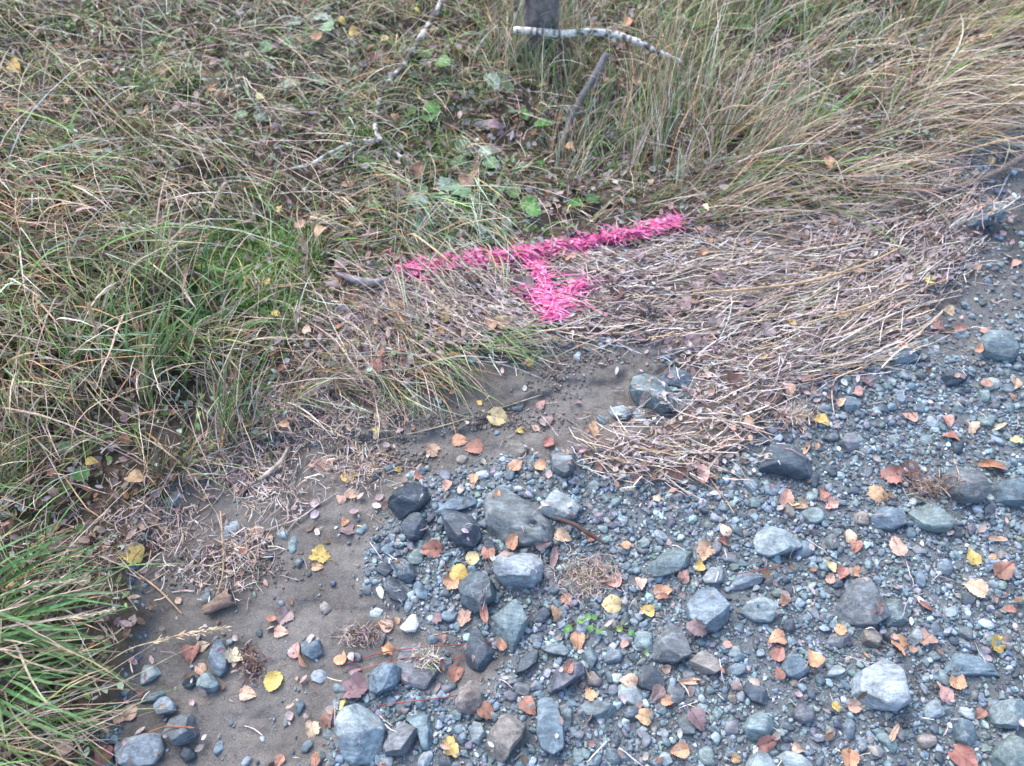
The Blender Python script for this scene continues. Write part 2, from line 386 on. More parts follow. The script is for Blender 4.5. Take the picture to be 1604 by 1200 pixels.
# ------------------------------------------------------------------ STONES
def ico(sub):
    bm = bmesh.new(); bmesh.ops.create_icosphere(bm, subdivisions=sub, radius=1)
    V = np.array([v.co[:] for v in bm.verts]); F = np.array([[v.index for v in f.verts] for f in bm.faces]); bm.free(); return V, F
ICO = {k: ico(k) for k in (2, 3, 4, 5)}
def stone_mesh(poly, H, facets=5, rough=0.03, lvl=4, rng=None, boxy=0.42, bev=0.4):
    """stone of the plan outline poly (metres round 0,0) and half height H, cut by a few broken faces"""
    rng = rng or R
    V, F = ICO[lvl]; P = np.array(poly, float); Q = np.roll(P, -1, 0)
    az = np.linspace(-math.pi, math.pi, 181)[:-1]; dx, dy = np.cos(az), np.sin(az)
    rr = np.full(az.shape, 1e9)
    for (x0, y0), (x1, y1) in zip(P, Q):
        ex, ey = x1 - x0, y1 - y0; den = dx * ey - dy * ex
        with np.errstate(all='ignore'):
            tt = (x0 * ey - y0 * ex) / den; uu = (x0 * dy - y0 * dx) / den
        ok = (np.abs(den) > 1e-12) & (tt > 0) & (uu >= -1e-6) & (uu <= 1 + 1e-6)
        rr = np.where(ok, np.minimum(rr, tt), rr)
    rr[rr > 1e8] = np.median(rr[rr < 1e8])
    k = int(3 * bev); ker = np.ones(2 * k + 1) / (2 * k + 1); rr = np.convolve(np.concatenate([rr[-k:], rr, rr[:k]]), ker, 'valid') if k else rr
    a = np.arctan2(V[:, 1], V[:, 0]); rad = np.interp(a, np.append(az, math.pi), np.append(rr, rr[0]))
    ch = np.sqrt(V[:, 0] ** 2 + V[:, 1] ** 2); sz = V[:, 2]
    hr = rad * np.minimum(1, ch + 1e-6) ** boxy
    W = np.stack([hr * np.cos(a), hr * np.sin(a), np.sign(sz) * np.abs(sz) ** 0.6 * H], 1)
    facets = facets + 3
    size = np.mean(rr)
    for _ in range(facets):
        th = rng.uniform(0, 2 * math.pi); el = rng.uniform(0.1, 1.45)
        n = np.array([math.cos(th) * math.cos(el), math.sin(th) * math.cos(el), math.sin(el)])
        pr = W @ n; dmax = pr.max(); d = dmax * rng.uniform(0.60, 0.86)
        ex = np.maximum(pr - d, 0); W = W - n[None] * (ex * rng.uniform(0.97, 1.0))[:, None]
    nn = W / (np.linalg.norm(W, axis=1, keepdims=True) + 1e-9)
    s = int(rng.integers(1, 9999))
    W = W + nn * (size * rough * (n3(W / size * 1.7, s) * 1.1 + n3(W / size * 5, s + 1) * 0.7 + n3(W / size * 14, s + 2) * 0.35))[:, None]
    return W, F
def poly_rand(a, b, rot, rng, n=None):
    n = n or int(rng.integers(5, 8)); an = np.sort((np.arange(n) + rng.uniform(-0.32, 0.32, n)) * 2 * math.pi / n)
    r = rng.uniform(0.86, 1.08, n); x, y = np.cos(an) * a * r, np.sin(an) * b * r
    return [(x_ * math.cos(rot) - y_ * math.sin(rot), x_ * math.sin(rot) + y_ * math.cos(rot)) for x_, y_ in zip(x, y)]

# colour kinds: word used in labels, base colour
SCOL = {'b': ('blue-grey', (0.118, 0.165, 0.205)), 'd': ('dark slate', (0.060, 0.080, 0.103)), 'g': ('greenish grey', (0.138, 0.190, 0.208)),
        'p': ('pale grey', (0.235, 0.290, 0.325)), 'n': ('neutral grey', (0.135, 0.158, 0.178)), 'w': ('white', (0.74, 0.75, 0.74)),
        'o': ('brownish grey', (0.170, 0.160, 0.155)), 'm': ('mauve-grey', (0.125, 0.140, 0.170))}
STONES = [  # outline in the photograph's pixels, colour, height share, facets, roughness, label
 ([(757,790),(764,776),(782,764),(800,772),(862,818),(892,848),(880,856),(764,852)],'n',.24,3,.016,'biggest flat grey slab, a broad triangle at the heart of the stones'),
 ([(690,806),(710,798),(735,806),(750,822),(756,842),(742,857),(718,853),(700,840)],'d',.42,2,.015,'smooth dark blue-black oval stone left of the triangular grey slab'),
 ([(608,795),(625,768),(645,752),(668,758),(673,778),(655,800),(625,812)],'d',.42,5,.02,'dark charcoal block at the mud edge, upper left end of the cobbles'),
 ([(772,880),(785,864),(805,860),(838,866),(851,882),(850,905),(825,926),(795,920),(775,903)],'p',.46,6,.04,'cracked whitish block with dark pits below the triangular slab'),
 ([(764,972),(782,945),(797,935),(812,943),(830,978),(826,1000),(806,1023),(780,1012)],'g',.40,5,.02,'diamond-shaped greenish stone below the layered slate'),
 ([(716,915),(742,896),(762,903),(788,928),(768,945),(745,962),(722,945)],'d',.40,7,.03,'layered dark slate block with pale edges beside the orange leaf pair'),
 ([(728,990),(738,978),(750,982),(772,1015),(778,1040),(762,1056),(730,1046)],'d',.20,3,.015,'flat dark slate wedge half sunk in silt left of the diamond-shaped stone'),
 ([(626,985),(643,964),(657,958),(658,976),(650,989),(636,991)],'w',.35,5,.03,'bright white quartz stone lying on the wet silt'),
 ([(589,922),(596,916),(602,928),(600,939),(592,936)],'w',.45,2,.02,'tiny white oval pebble left of the sunken slate chip'),
 ([(572,1072),(580,1056),(594,1040),(618,1042),(634,1050),(622,1072),(592,1088),(578,1083)],'b',.50,6,.04,'frosted blue-grey block under the thin red runners'),
 ([(527,1130),(540,1110),(566,1102),(590,1109),(603,1138),(600,1160),(588,1190),(560,1208),(536,1188)],'p',.50,4,.03,'large pale frosted boulder near the bottom edge, left of two grey cobbles'),
 ([(601,1168),(612,1146),(632,1132),(657,1143),(648,1168),(634,1184),(606,1183)],'n',.50,6,.03,'squat grey cobble touching the right side of the pale frosted boulder'),
 ([(634,1122),(652,1110),(670,1108),(676,1140),(682,1172),(662,1176),(654,1150)],'b',.30,4,.02,'upright blue-grey flake behind the squat grey cobble'),
 ([(712,1098),(724,1080),(738,1067),(750,1078),(757,1100),(744,1119),(716,1116)],'o',.50,5,.03,'brownish rounded cobble with white patches right of the red leaf'),
 ([(735,1145),(742,1130),(754,1133),(761,1152),(750,1167),(739,1162)],'p',.45,3,.02,'small pale striped pebble below the brownish rounded cobble'),
 ([(758,1172),(768,1145),(785,1122),(808,1113),(826,1126),(818,1155),(800,1178),(790,1194),(770,1190)],'o',.45,3,.02,'broad brownish cobble at the bottom, left of the long upright cobble'),
 ([(842,1095),(852,1079),(866,1088),(876,1118),(886,1150),(883,1172),(866,1184),(848,1174),(840,1150)],'b',.60,3,.015,'long upright blue-grey cobble standing out near the bottom centre'),
 ([(859,1068),(870,1050),(892,1040),(912,1040),(918,1054),(902,1064),(880,1080),(864,1082)],'m',.50,3,.02,'smooth dark mauve cobble above the long upright cobble'),
 ([(804,1056),(815,1034),(833,1019),(851,1024),(842,1036),(822,1052)],'d',.35,4,.02,'dark slate sliver left of the smooth mauve cobble'),
 ([(843,1014),(860,1005),(880,1008),(894,1022),(885,1028),(858,1024)],'g',.35,4,.03,'pale green flat stone above the dark slate sliver'),
 ([(910,1030),(922,1012),(936,1010),(938,1028),(926,1050),(912,1044)],'g',.50,5,.03,'rough pale green stone right of the smooth mauve cobble'),
 ([(998,1052),(1006,1036),(1022,1033),(1036,1050),(1042,1074),(1030,1094),(1012,1088),(1000,1076)],'d',.25,4,.02,'flat dark slate shield between two pale peach leaves'),
 ([(1010,888),(1022,872),(1050,858),(1082,864),(1086,880),(1062,898),(1030,905),(1013,903)],'g',.30,3,.02,'wide flat greenish stone right of the dried moss clump'),
 ([(1076,945),(1092,926),(1120,922),(1142,945),(1142,972),(1124,988),(1100,987),(1080,970)],'b',.50,4,.035,'big rounded blue-grey cobble above the grey wedge stone'),
 ([(1158,958),(1172,942),(1194,934),(1216,944),(1222,962),(1208,974),(1182,972)],'p',.42,3,.02,'pale rounded stone right of the big rounded cobble'),
 ([(1293,935),(1315,915),(1350,908),(1396,906),(1404,935),(1396,965),(1362,986),(1322,976),(1298,960)],'n',.28,6,.045,'broad rough grey stone flush with the gravel, right of centre'),
 ([(1328,1078),(1345,1052),(1382,1034),(1404,1048),(1418,1080),(1436,1100),(1416,1114),(1366,1110),(1334,1098)],'p',.38,5,.03,'large pale wedge-shaped stone in the lower right gravel'),
 ([(1181,848),(1188,824),(1206,824),(1250,842),(1260,856),(1232,866),(1204,872),(1186,864)],'p',.38,3,.02,'pale blue wedge stone pointing right, above the gravel middle'),
 ([(1424,800),(1436,788),(1456,790),(1480,808),(1496,824),(1484,834),(1456,831),(1432,820)],'g',.35,3,.02,'smooth pale teal stone at the right, under the crumpled brown leaves'),
 ([(1184,722),(1200,702),(1220,692),(1248,708),(1266,722),(1280,744),(1256,748),(1216,738),(1190,736)],'d',.38,3,.02,'large dark triangular rock at the lower edge of the straw'),
 ([(1528,540),(1540,525),(1566,524),(1588,536),(1597,552),(1588,565),(1562,560),(1540,554)],'g',.42,2,.012,'smooth grey-green oval cobble by the silt at the right'),
 ([(1474,752),(1488,732),(1512,728),(1534,744),(1552,768),(1536,786),(1504,784),(1482,770)],'n',.45,5,.03,'rough grey block beside the crumpled brown leaves'),
 ([(984,612),(990,596),(1012,594),(1048,606),(1067,622),(1062,640),(1034,648),(1004,640)],'g',.42,4,.02,'large blue-green rock at the head of the mud gully'),
 ([(1030,590),(1048,580),(1078,580),(1090,596),(1074,606),(1044,602)],'b',.35,4,.02,'flat blue-grey stone touching the back of the gully rock'),
 ([(950,640),(966,632),(986,644),(994,656),(978,658),(960,652)],'p',.35,4,.03,'small pale split stone left of the large gully rock'),
 ([(990,648),(1000,640),(1014,646),(1012,656),(998,658)],'p',.45,3,.03,'little pale pebble below the large gully rock'),
 ([(860,712),(874,703),(894,706),(906,722),(900,738),(884,746),(866,738)],'n',.55,4,.03,'round grey stone at the upper edge of the cobbles, right of the mud'),
 ([(786,700),(800,690),(820,692),(836,710),(826,718),(798,715)],'o',.22,3,.02,'flat mud-brown stone half buried right of the yellow leaf'),
 ([(841,790),(850,773),(872,769),(896,782),(908,796),(900,812),(872,814),(850,806)],'p',.35,4,.03,'pale angular slab right of the triangular grey slab'),
 ([(680,806),(700,786),(728,776),(756,774),(752,788),(724,800),(698,810)],'b',.28,4,.03,'thin blue-grey slab leaning between charcoal block and triangular slab'),
 ([(628,828),(642,806),(660,806),(668,824),(660,842),(640,846)],'d',.50,4,.03,'round dark pebble under the charcoal block'),
 ([(600,918),(606,898),(620,906),(642,932),(632,946),(612,940)],'d',.22,3,.02,'sunken dark slate chip right of the tiny white pebble'),
 ([(583,892),(594,880),(614,884),(624,896),(604,904)],'d',.30,3,.02,'dark flat chip above the sunken slate chip'),
 ([(616,884),(632,876),(648,886),(652,904),(640,916),(624,906)],'d',.40,4,.03,'rounded dark stone behind the sunken slate chip'),
 ([(612,1026),(640,1008),(676,1014),(694,1030),(690,1064),(668,1082),(636,1076),(618,1056)],'m',.15,2,.02,'wide flat mauve-grey stone crossed by the red runners, half sunk'),
 ([(1018,1028),(1026,1000),(1044,982),(1062,982),(1074,1004),(1082,1028),(1058,1038),(1034,1036)],'n',.40,5,.03,'grey wedge stone below the big rounded cobble'),
 ([(1078,1036),(1098,1020),(1116,1026),(1134,1046),(1118,1057),(1090,1056)],'o',.42,4,.02,'brown-grey triangular stone right of the grey wedge stone'),
 ([(1160,1078),(1172,1062),(1190,1066),(1206,1096),(1200,1106),(1176,1098)],'d',.30,3,.02,'dark slate chip left of the round blue disc'),
 ([(1224,1044),(1230,1028),(1250,1024),(1266,1036),(1268,1052),(1252,1064),(1232,1060)],'b',.35,1,.015,'round blue-grey disc right of the two-tone rust leaf'),
 ([(1163,1140),(1174,1122),(1190,1113),(1210,1122),(1216,1142),(1204,1160),(1176,1160)],'g',.45,5,.03,'pale green blocky cobble left of the mauve disc'),
 ([(1242,1112),(1252,1100),(1268,1100),(1280,1114),(1274,1130),(1256,1134),(1244,1126)],'m',.40,1,.015,'round mauve-blue disc right of the blocky green cobble'),
 ([(1551,1110),(1566,1097),(1592,1096),(1618,1104),(1616,1134),(1580,1142),(1556,1134)],'g',.42,4,.025,'pale green stone cut by the right edge, lower corner'),
 ([(1554,1188),(1566,1166),(1582,1150),(1598,1160),(1606,1190),(1596,1210),(1564,1210)],'g',.50,4,.03,'tall pale green stone in the lower right corner'),
 ([(1216,1184),(1230,1176),(1254,1182),(1280,1198),(1262,1210),(1230,1202)],'p',.32,3,.02,'long pale stone cut by the bottom edge, left of the rust leaf'),
 ([(1166,1206),(1176,1184),(1190,1174),(1206,1184),(1216,1206),(1190,1214)],'p',.50,4,.03,'pale cobble cut by the bottom edge, left of the long pale stone'),
 ([(1288,1060+40),(1300,1092),(1312,1104),(1308,1116),(1292,1114)],'n',.4,3,.03,'little grey pebble left of the large pale wedge-shaped stone'),
 ([(322,1020),(334,1002),(350,1002),(358,1024),(356,1050),(344,1062),(330,1048),(326,1034)],'b',.40,3,.02,'elongated blue-grey stone between two peach leaves at left'),
 ([(307,1070),(318,1054),(332,1055),(345,1072),(330,1088),(312,1084)],'g',.45,4,.03,'blocky pale stone just below the elongated stone at left'),
 ([(214,1062),(228,1042),(250,1040),(254,1054),(238,1066),(222,1074)],'p',.25,2,.02,'flat pale blue stone at the tips of the green tussock'),
 ([(216,1096),(236,1086),(262,1082),(268,1088),(244,1098),(222,1102)],'b',.25,2,.02,'thin grey flake above the round white-topped pebble'),
 ([(242,1106),(250,1094),(264,1092),(276,1104),(272,1116),(248,1120)],'p',.55,3,.03,'round white-topped pebble above the frosty grey cobble'),
 ([(256,1150),(264,1124),(286,1114),(306,1120),(311,1144),(300,1166),(274,1168)],'n',.45,4,.03,'frosty grey cobble with rust twig across, lower left'),
 ([(180,1176),(192,1158),(220,1148),(250,1148),(255,1172),(240,1196),(206,1206),(186,1194)],'p',.42,6,.035,'frost-edged pale block at the bottom left under grass blades'),
 ([(286,1068),(292,1056),(304,1058),(308,1072),(298,1080),(288,1078)],'d',.50,2,.02,'dark round pebble left of the blocky pale stone'),
 ([(278,1178),(290,1168),(306,1176),(308,1190),(290,1196)],'d',.40,2,.02,'dark pebble below the frosty grey cobble'),
 ([(470,1008),(484,996),(502,1004),(506,1024),(490,1034),(474,1024)],'b',.35,3,.02,'sunken blue-grey stone next to the two-coloured leaf on silt'),
 ([(1364,812),(1376,796),(1400,794),(1416,806),(1418,822),(1398,830),(1374,826)],'b',.42,2,.02,'rounded blue cobble left of the smooth teal stone'),
 ([(1556,768),(1566,748),(1590,744),(1612,752),(1614,792),(1586,790),(1562,786)],'b',.40,4,.03,'blue stone cut by the right edge beside the rough grey block'),
 ([(1506,338),(1520,324),(1540,326),(1562,338),(1566,350),(1544,356),(1520,352)],'b',.40,3,.03,'lone blue stone with an orange leaf on it, upper right silt'),
 ([(1388,560),(1402,547),(1424,546),(1444,556),(1438,566),(1406,570)],'b',.38,3,.03,'blue-grey stone at the right tip of the straw'),
 ([(1473,592),(1486,578),(1506,576),(1520,588),(1500,602),(1480,604)],'d',.40,3,.03,'dark slate pebble left below the smooth oval cobble'),
 ([(1316,694),(1326,676),(1340,684),(1346,704),(1330,708)],'m',.40,3,.02,'upright mauve slate chip in the gravel right of the straw'),
 ([(1312,628),(1326,622),(1350,628),(1348,642),(1326,644)],'b',.36,3,.03,'blue stone under a yellow leaf, right of the straw'),
 ([(1420,1000),(1432,985),(1446,990),(1444,1004),(1430,1014)],'p',.4,3,.03,'small pale oval pebble with dark bands, right gravel'),
 ([(1382,952),(1392,938),(1408,938),(1424,954),(1416,985),(1398,996),(1388,975)],'g',.4,5,.03,'pale green shard leaning on the broad rough grey stone'),
 ([(1344,1005),(1352,984),(1370,988),(1384,1006),(1378,1016),(1358,1014)],'o',.42,3,.03,'brown-grey pebble right under the broad rough grey stone'),
 ([(1284,1006),(1298,992),(1330,992),(1338,1004),(1318,1016),(1294,1012)],'n',.30,4,.03,'flat grey stone below the broad rough grey stone'),
 ([(1455,1055),(1490,1022),(1545,1030),(1580,1046),(1574,1060),(1530,1058),(1484,1062)],'b',.25,5,.04,'wide blue-grey flat stone in the right gravel above the pale pink leaf'),
 ([(1490,1180-54),(1500,1120),(1524,1138),(1534,1156),(1520,1170),(1498,1160)],'b',.42,3,.03,'blue stone left of the pale green stone at the right edge'),
 ([(1060,1090+40),(1074,1120),(1090,1130),(1088,1150),(1068,1150)],'n',.4,3,.03,'grey pebble left of the pale mauve leaf at the bottom'),
 ([(906,1108),(922,1096),(952,1100),(974,1112),(968,1128),(936,1124),(912,1120)],'g',.36,3,.02,'oval greenish stone in the bottom centre gravel'),
 ([(876,1108),(884,1102),(896,1112),(894,1140),(882,1144)],'g',.40,2,.03,'narrow greenish pebble right of the long upright cobble'),
 ([(1140,925),(1150,905),(1172,890),(1200,900),(1190,915),(1160,925)],'b',.3,4,.03,'blue flat pebble above the pale rounded stone'),
 ([(1100,905),(1112,890),(1130,892),(1138,908),(1122,916),(1104,914)],'p',.42,3,.03,'pale lumpy pebble above the big rounded cobble'),
]
LM = [('the pink arrow tip',868,490),('the pink line',1000,370),('the grey tree trunk',845,60),('the arched white birch branch',960,55),('the forked birch twig',600,170),
      ('the white quartz stone',642,975),('the big triangular slab',815,810),('the dark oval stone',722,828),('the cracked whitish block',812,892),('the diamond-shaped stone',798,980),
      ('the dark triangular rock',1230,722),('the large pale boulder',565,1152),('the long upright cobble',862,1130),('the large pale wedge stone',1382,1075),
      ('the broad rough grey stone',1350,945),('the gully rock',1025,620),('the pale yellow leaf on the mud',778,655),('the spotted yellow leaf by the bank',208,868),
      ('the green tussock',90,1020),('the feathery seed head',270,1000),('the moss patch',410,410),('the frost-edged block',215,1176),('the blue wedge stone',1220,848),
      ('the smooth oval cobble',1563,544),('the leaning dark stick',905,170),('the long branch',1470,295),('the cream leaf in the gravel',960,947),('the orange leaf pair',715,910),
      ('the smooth teal stone',1460,812),('the big rounded cobble',1110,955),('the dark slate shield',1020,1064),('the wide flat greenish stone',1048,882),
      ('the round blue disc',1247,1044),('the blocky green cobble',1190,1137),('the lower right corner stone',1582,1182),('the rough grey block',1514,757),
      ('the crumpled brown leaves',1420,750),('the drifted bark curl',345,945),('the charcoal block',642,782),('the round yellow leaf on silt',547,746)]
DIRS = ['right of','lower right of','below','lower left of','left of','upper left of','above','upper right of']
USED = {}
def place_words(px, py, skip=0):
    o = sorted(LM, key=lambda l: (l[1] - px) ** 2 + (l[2] - py) ** 2)[skip]
    dx, dy = px - o[1], py - o[2]; d = math.hypot(dx, dy)
    return ('just ' if d < 60 else '' if d < 120 else 'well ' if d < 220 else 'far ') + DIRS[int(round(math.degrees(math.atan2(dy, dx)) / 45)) % 8] + ' ' + o[0]
def auto_label(what, px, py):
    for skip in (0, 1, 2, 3, 4):
        s = what + ' ' + place_words(px, py, skip)
        if s not in USED: USED[s] = 1; return s
    a, b = place_words(px, py, 0), place_words(px, py, 1)
    s = what + ' ' + a
    for wd in ('second', 'third', 'fourth', 'fifth', 'sixth', 'seventh', 'eighth', 'ninth', 'tenth'):
        s2 = wd + ' ' + s
        if s2 not in USED: USED[s2] = 1; return s2
    return s
taken = []                                             # x, y, radius of stones placed
def put_stone(poly_w, cx, cy, H, colr, label, facets, rough, lvl, group, name, sink=0.3):
    V, F = stone_mesh(poly_w, H, facets, rough, lvl)
    z = float(samp(HG, cx, cy)) + H * (1 - 2 * sink)
    me = mesh_np(name, V, F, ROCK); o = link(name, me); o.location = (cx, cy, z)
    o.rotation_euler = (0, 0, 0)
    kk = random.uniform(.84, 1.2); o.color = (*[max(0.02, c * kk * random.uniform(0.97, 1.03)) for c in colr], 1)
    tag(o, label, 'stone', group)
    splat(V + np.array([cx, cy, z])); taken.append((cx, cy, max(np.ptp(V[:, 0]), np.ptp(V[:, 1])) / 2, min(np.ptp(V[:, 0]), np.ptp(V[:, 1])) / 2))
    return o
for poly, c, hs, fac, ro, lab in STONES:
    cxp = sum(p[0] for p in poly) / len(poly); cyp = sum(p[1] for p in poly) / len(poly)
    s = mpp(cyp); wd = (max(p[0] for p in poly) - min(p[0] for p in poly)) * s; hd = (max(p[1] for p in poly) - min(p[1] for p in poly)) * s / SP
    H = hs * min(wd, hd) * 0.95; sink = 0.22 if hs > .3 else 0.32
    up = H * (1 - 2 * sink) * 0.9
    pw = [at(x, y, up) for x, y in poly]; cx = sum(p.x for p in pw) / len(pw); cy = sum(p.y for p in pw) / len(pw)
    put_stone([(p.x - cx, p.y - cy) for p in pw], cx, cy, H, SCOL[c][1], lab, fac, ro, 5 if max(wd, hd) > .06 else 4, 'stones on the path edge', 'stone', sink)
# remaining countable pebbles
EXTRA = [(655,872,36),(690,840,34),(660,925,34),(585,935,26),(735,1000,32),(700,1035,30),(640,1145,30),(705,965,32),(815,1050-60,34),(850,965,36),(900,1075,30),(990,1120,34),(1040,1020,26),(1150,1020,30),(1155,1050,30),(1275,960,32),(1120,860,30),(1300,850,30),(1490,960,32),(1440,910,32),(1330,1145,34),(1110,1185,34),(960,1185,34),(905,1185,30),(700,1195,34),(470,1110,30),(540,1180,30),(655,795,30),(1265,702,22),(1060,780,24),(1132,795,22),(1180,790,22),(1290,889,22),(1350,812,26),(1335,770,24),(1440,862,26),(1478,890,30),(1512,940,26),(1545,980,30),(1576,1000,26),
 (1480,1085,26),(1410,1150,26),(1450,1160,30),(1300,1150,26),(980,1150,24),(1010,1160,26),(960,1080,24),(940,1145,30),(1040,1150,26),(1100,1110,24),(905,1150,22),(1340,1160,26),
 (1370,1180,28),(1470,1190,26),(1525,1090,24),(1500,640,22),(1440,640,24),(1400,690,24),(1450,690,26),(1540,620,28),(1580,640,24),(1500,700,30),(1560,690,26),(1380,640,24),(1340,600,24),
 (1290,640,22),(1235,800,26),(1270,780,22),(1300,740,26),(1360,740,22),(700,745,24),(725,720,22),(660,740,22),(755,745,24),(800,745,20),(830,750,22),(930,760,22),(965,785,24),(945,830,24),(930,880,26),(975,860,24),
 (1035,840,26),(1010,800,20),(900,925,30),(880,960,26),(930,950,22),(980,1000,26),(960,1030,30),(990,1030,22),(870,920,26),(590,860,22),(570,830,18),(575,925,20),(590,960,24),(640,950,22),(690,960,28),(700,930,22),
 (600,1000,24),(680,1000,30),(560,1030,24),(700,1080,30),(720,1140,24),(690,1130,24),(640,1100,22),(820,1080,30),(800,1090,26),(830,1040,24),(610,1100,22),(500,1060,26),(530,1080,26),(450,1130,22),(480,1170,24),(500,1190,26),(515,1150,22)]
cand = [(x, y, s) for x, y, s in EXTRA]
for _ in range(1500):
    x, y = random.uniform(-60, 1660), random.uniform(480, 1260)
    cand.append((x, y, random.choice((26, 28, 30, 33, 36, 40)) * (0.8 + 0.25 * (y - 500) / 700)))
npeb = 0
for i, (x, y, s) in enumerate(cand):
    if npeb >= 300 - len(STONES): break
    hand = i < len(EXTRA)
    if not hand and i == len(EXTRA): pass
    p = at(x, y)
    m_ = float(samp(wM, p.x, p.y)); gr = 1 - max(float(samp(wB, p.x, p.y)), float(samp(wL, p.x, p.y)))
    if gr < 0.9 and not hand: continue
    if m_ > 0.4 and not hand and (random.random() > 0.13): continue
    r = s * mpp(y) / 2
    if any((p.x - a) ** 2 + (p.y - b) ** 2 < (r * 0.8 + (c + d) / 2 * 0.85) ** 2 for a, b, c, d in taken): continue
    c = random.choices('bdgpnom', (26, 14, 20, 12, 12, 6, 10))[0]
    asp = random.uniform(0.5, 0.9); rot = random.uniform(0, math.pi); H = r * random.uniform(0.35, 0.6)
    word = 'small' if s < 22 else 'medium' if s < 29 else 'larger'
    lab = auto_label(f'{word} {SCOL[c][0]} pebble', x, y)
    put_stone(poly_rand(r * 1.12, r * 1.12 * asp, rot, R), p.x, p.y, H, SCOL[c][1], lab, int(R.integers(2, 6)), 0.025, 3, 'pebbles in the gravel', 'pebble', 0.3 if m_ < .4 else 0.45)
    npeb += 1

# gravel: everything smaller, one mass
def gravel():
    protos = []
    for k in range(40):
        a, b = 1.0, R.uniform(0.5, 0.95)
        protos.append(stone_mesh(poly_rand(a, b * R.uniform(.8, 1), 0, R, int(R.integers(4, 7))), R.uniform(0.25, 0.5), int(R.integers(3, 7)), 0.03, 2 if k < 28 else 3, R, 0.42, 0.4))
    N1, N2, N3 = 9000, 85000, 26000
    bag = Bag()
    pal = [tuple(c * 1.24 for c in SCOL[k][1]) for k in 'bdgpnom'] + [(.6, .6, .59), (0.29, 0.35, 0.385)]; wts = (32, 18, 20, 6, 13, 5, 8, 0.25, 4)
    for N, lo, hi, zz in ((N1, 0.0078, 0.0140, 0.4), (30000, 0.0042, 0.0082, 0.45), (N2, 0.0018, 0.0052, 0.35), (N3, 0.0007, 0.0019, 0.2)):
        x = R.uniform(-2.0, 2.0, N * 3); y = R.uniform(-0.3, 2.4, N * 3)
        b_, l_, m_ = samp(wB, x, y), samp(wL, x, y), samp(wM, x, y)
        far = (x > .9) & (y > .9); pr = (1 - b_) * (1 - l_) * (1 - m_ * np.where(far, .80, 0.978 if hi > .002 else 0.93))
        edge = n2(x * 13, y * 13, 31)                   # sparser silty pockets
        pr *= np.where(edge < -0.45, 0.6, 1.0)
        k = np.nonzero(R.random(len(x)) < pr)[0][:N]; x, y = x[k], y[k]; n = len(x)
        ta = np.array(taken); mask = np.ones(n, bool)
        if hi > .002:
            for a, b, c, d in ta: mask &= (x - a) ** 2 + (y - b) ** 2 > (d * 0.8) ** 2
        x, y = x[mask], y[mask]; n = len(x)
        r = lo + (hi - lo) * R.random(n) ** (1.05 if hi > .006 else 1.4); rot = R.uniform(0, 2 * math.pi, n); tl = R.normal(0, 0.28, n)
        z = samp(HG, x, y) + r * zz * R.uniform(0.1, 1.3, n) + (0.002 * R.random(n) if hi < .006 else 0)
        col = pick(pal, wts, n, 0.2); which = R.integers(0, 28, n) if hi < .009 else R.integers(28, 40, n)
        if hi < .002:
            which = R.integers(0, 28, n)
        for pi in np.unique(which):
            V, F = protos[pi]
            if hi < .002: pass
            q = np.nonzero(which == pi)[0]; ca, sa = np.cos(rot[q])[:, None], np.sin(rot[q])[:, None]; ct, s_ = np.cos(tl[q])[:, None], np.sin(tl[q])[:, None]
            X0, Y0, Z0 = V[None, :, 0], V[None, :, 1], V[None, :, 2]
            Y1 = Y0 * ct - Z0 * s_; Z1 = Y0 * s_ + Z0 * ct
            W = np.stack([X0 * ca - Y1 * sa, X0 * sa + Y1 * ca, Z1 + 0 * ca], -1) * r[q][:, None, None] + np.stack([x[q], y[q], z[q]], 1)[:, None]
            FF = (F[None] + (np.arange(len(q)) * len(V))[:, None, None]).reshape(-1, 3)
            bag.add(W.reshape(-1, 3), FF, np.repeat(col[q], len(V), 0))
    o = bag.build('gravel', GRAVEL); tag(o, 'loose blue-grey gravel covering the path edge', 'gravel', kind='stuff')
    splat(np.concatenate(bag.V))
gravel()

# ------------------------------------------------------------------ GRASS, LITTER, MOSS (uncountable)
STRAWC = (0.55, 0.475, 0.39); TAN = (0.41, 0.325, 0.24); PSTRAW = (0.52, 0.41, 0.36); BRN = (0.18, 0.125, 0.095); ORG = (0.46, 0.31, 0.17)
GRN = (0.125, 0.25, 0.065); YGRN = (0.23, 0.33, 0.14); GLAU = (0.25, 0.36, 0.27); GSTR = (0.46, 0.42, 0.39); OLV = (0.20, 0.215, 0.12); MAU = (0.30, 0.235, 0.235)
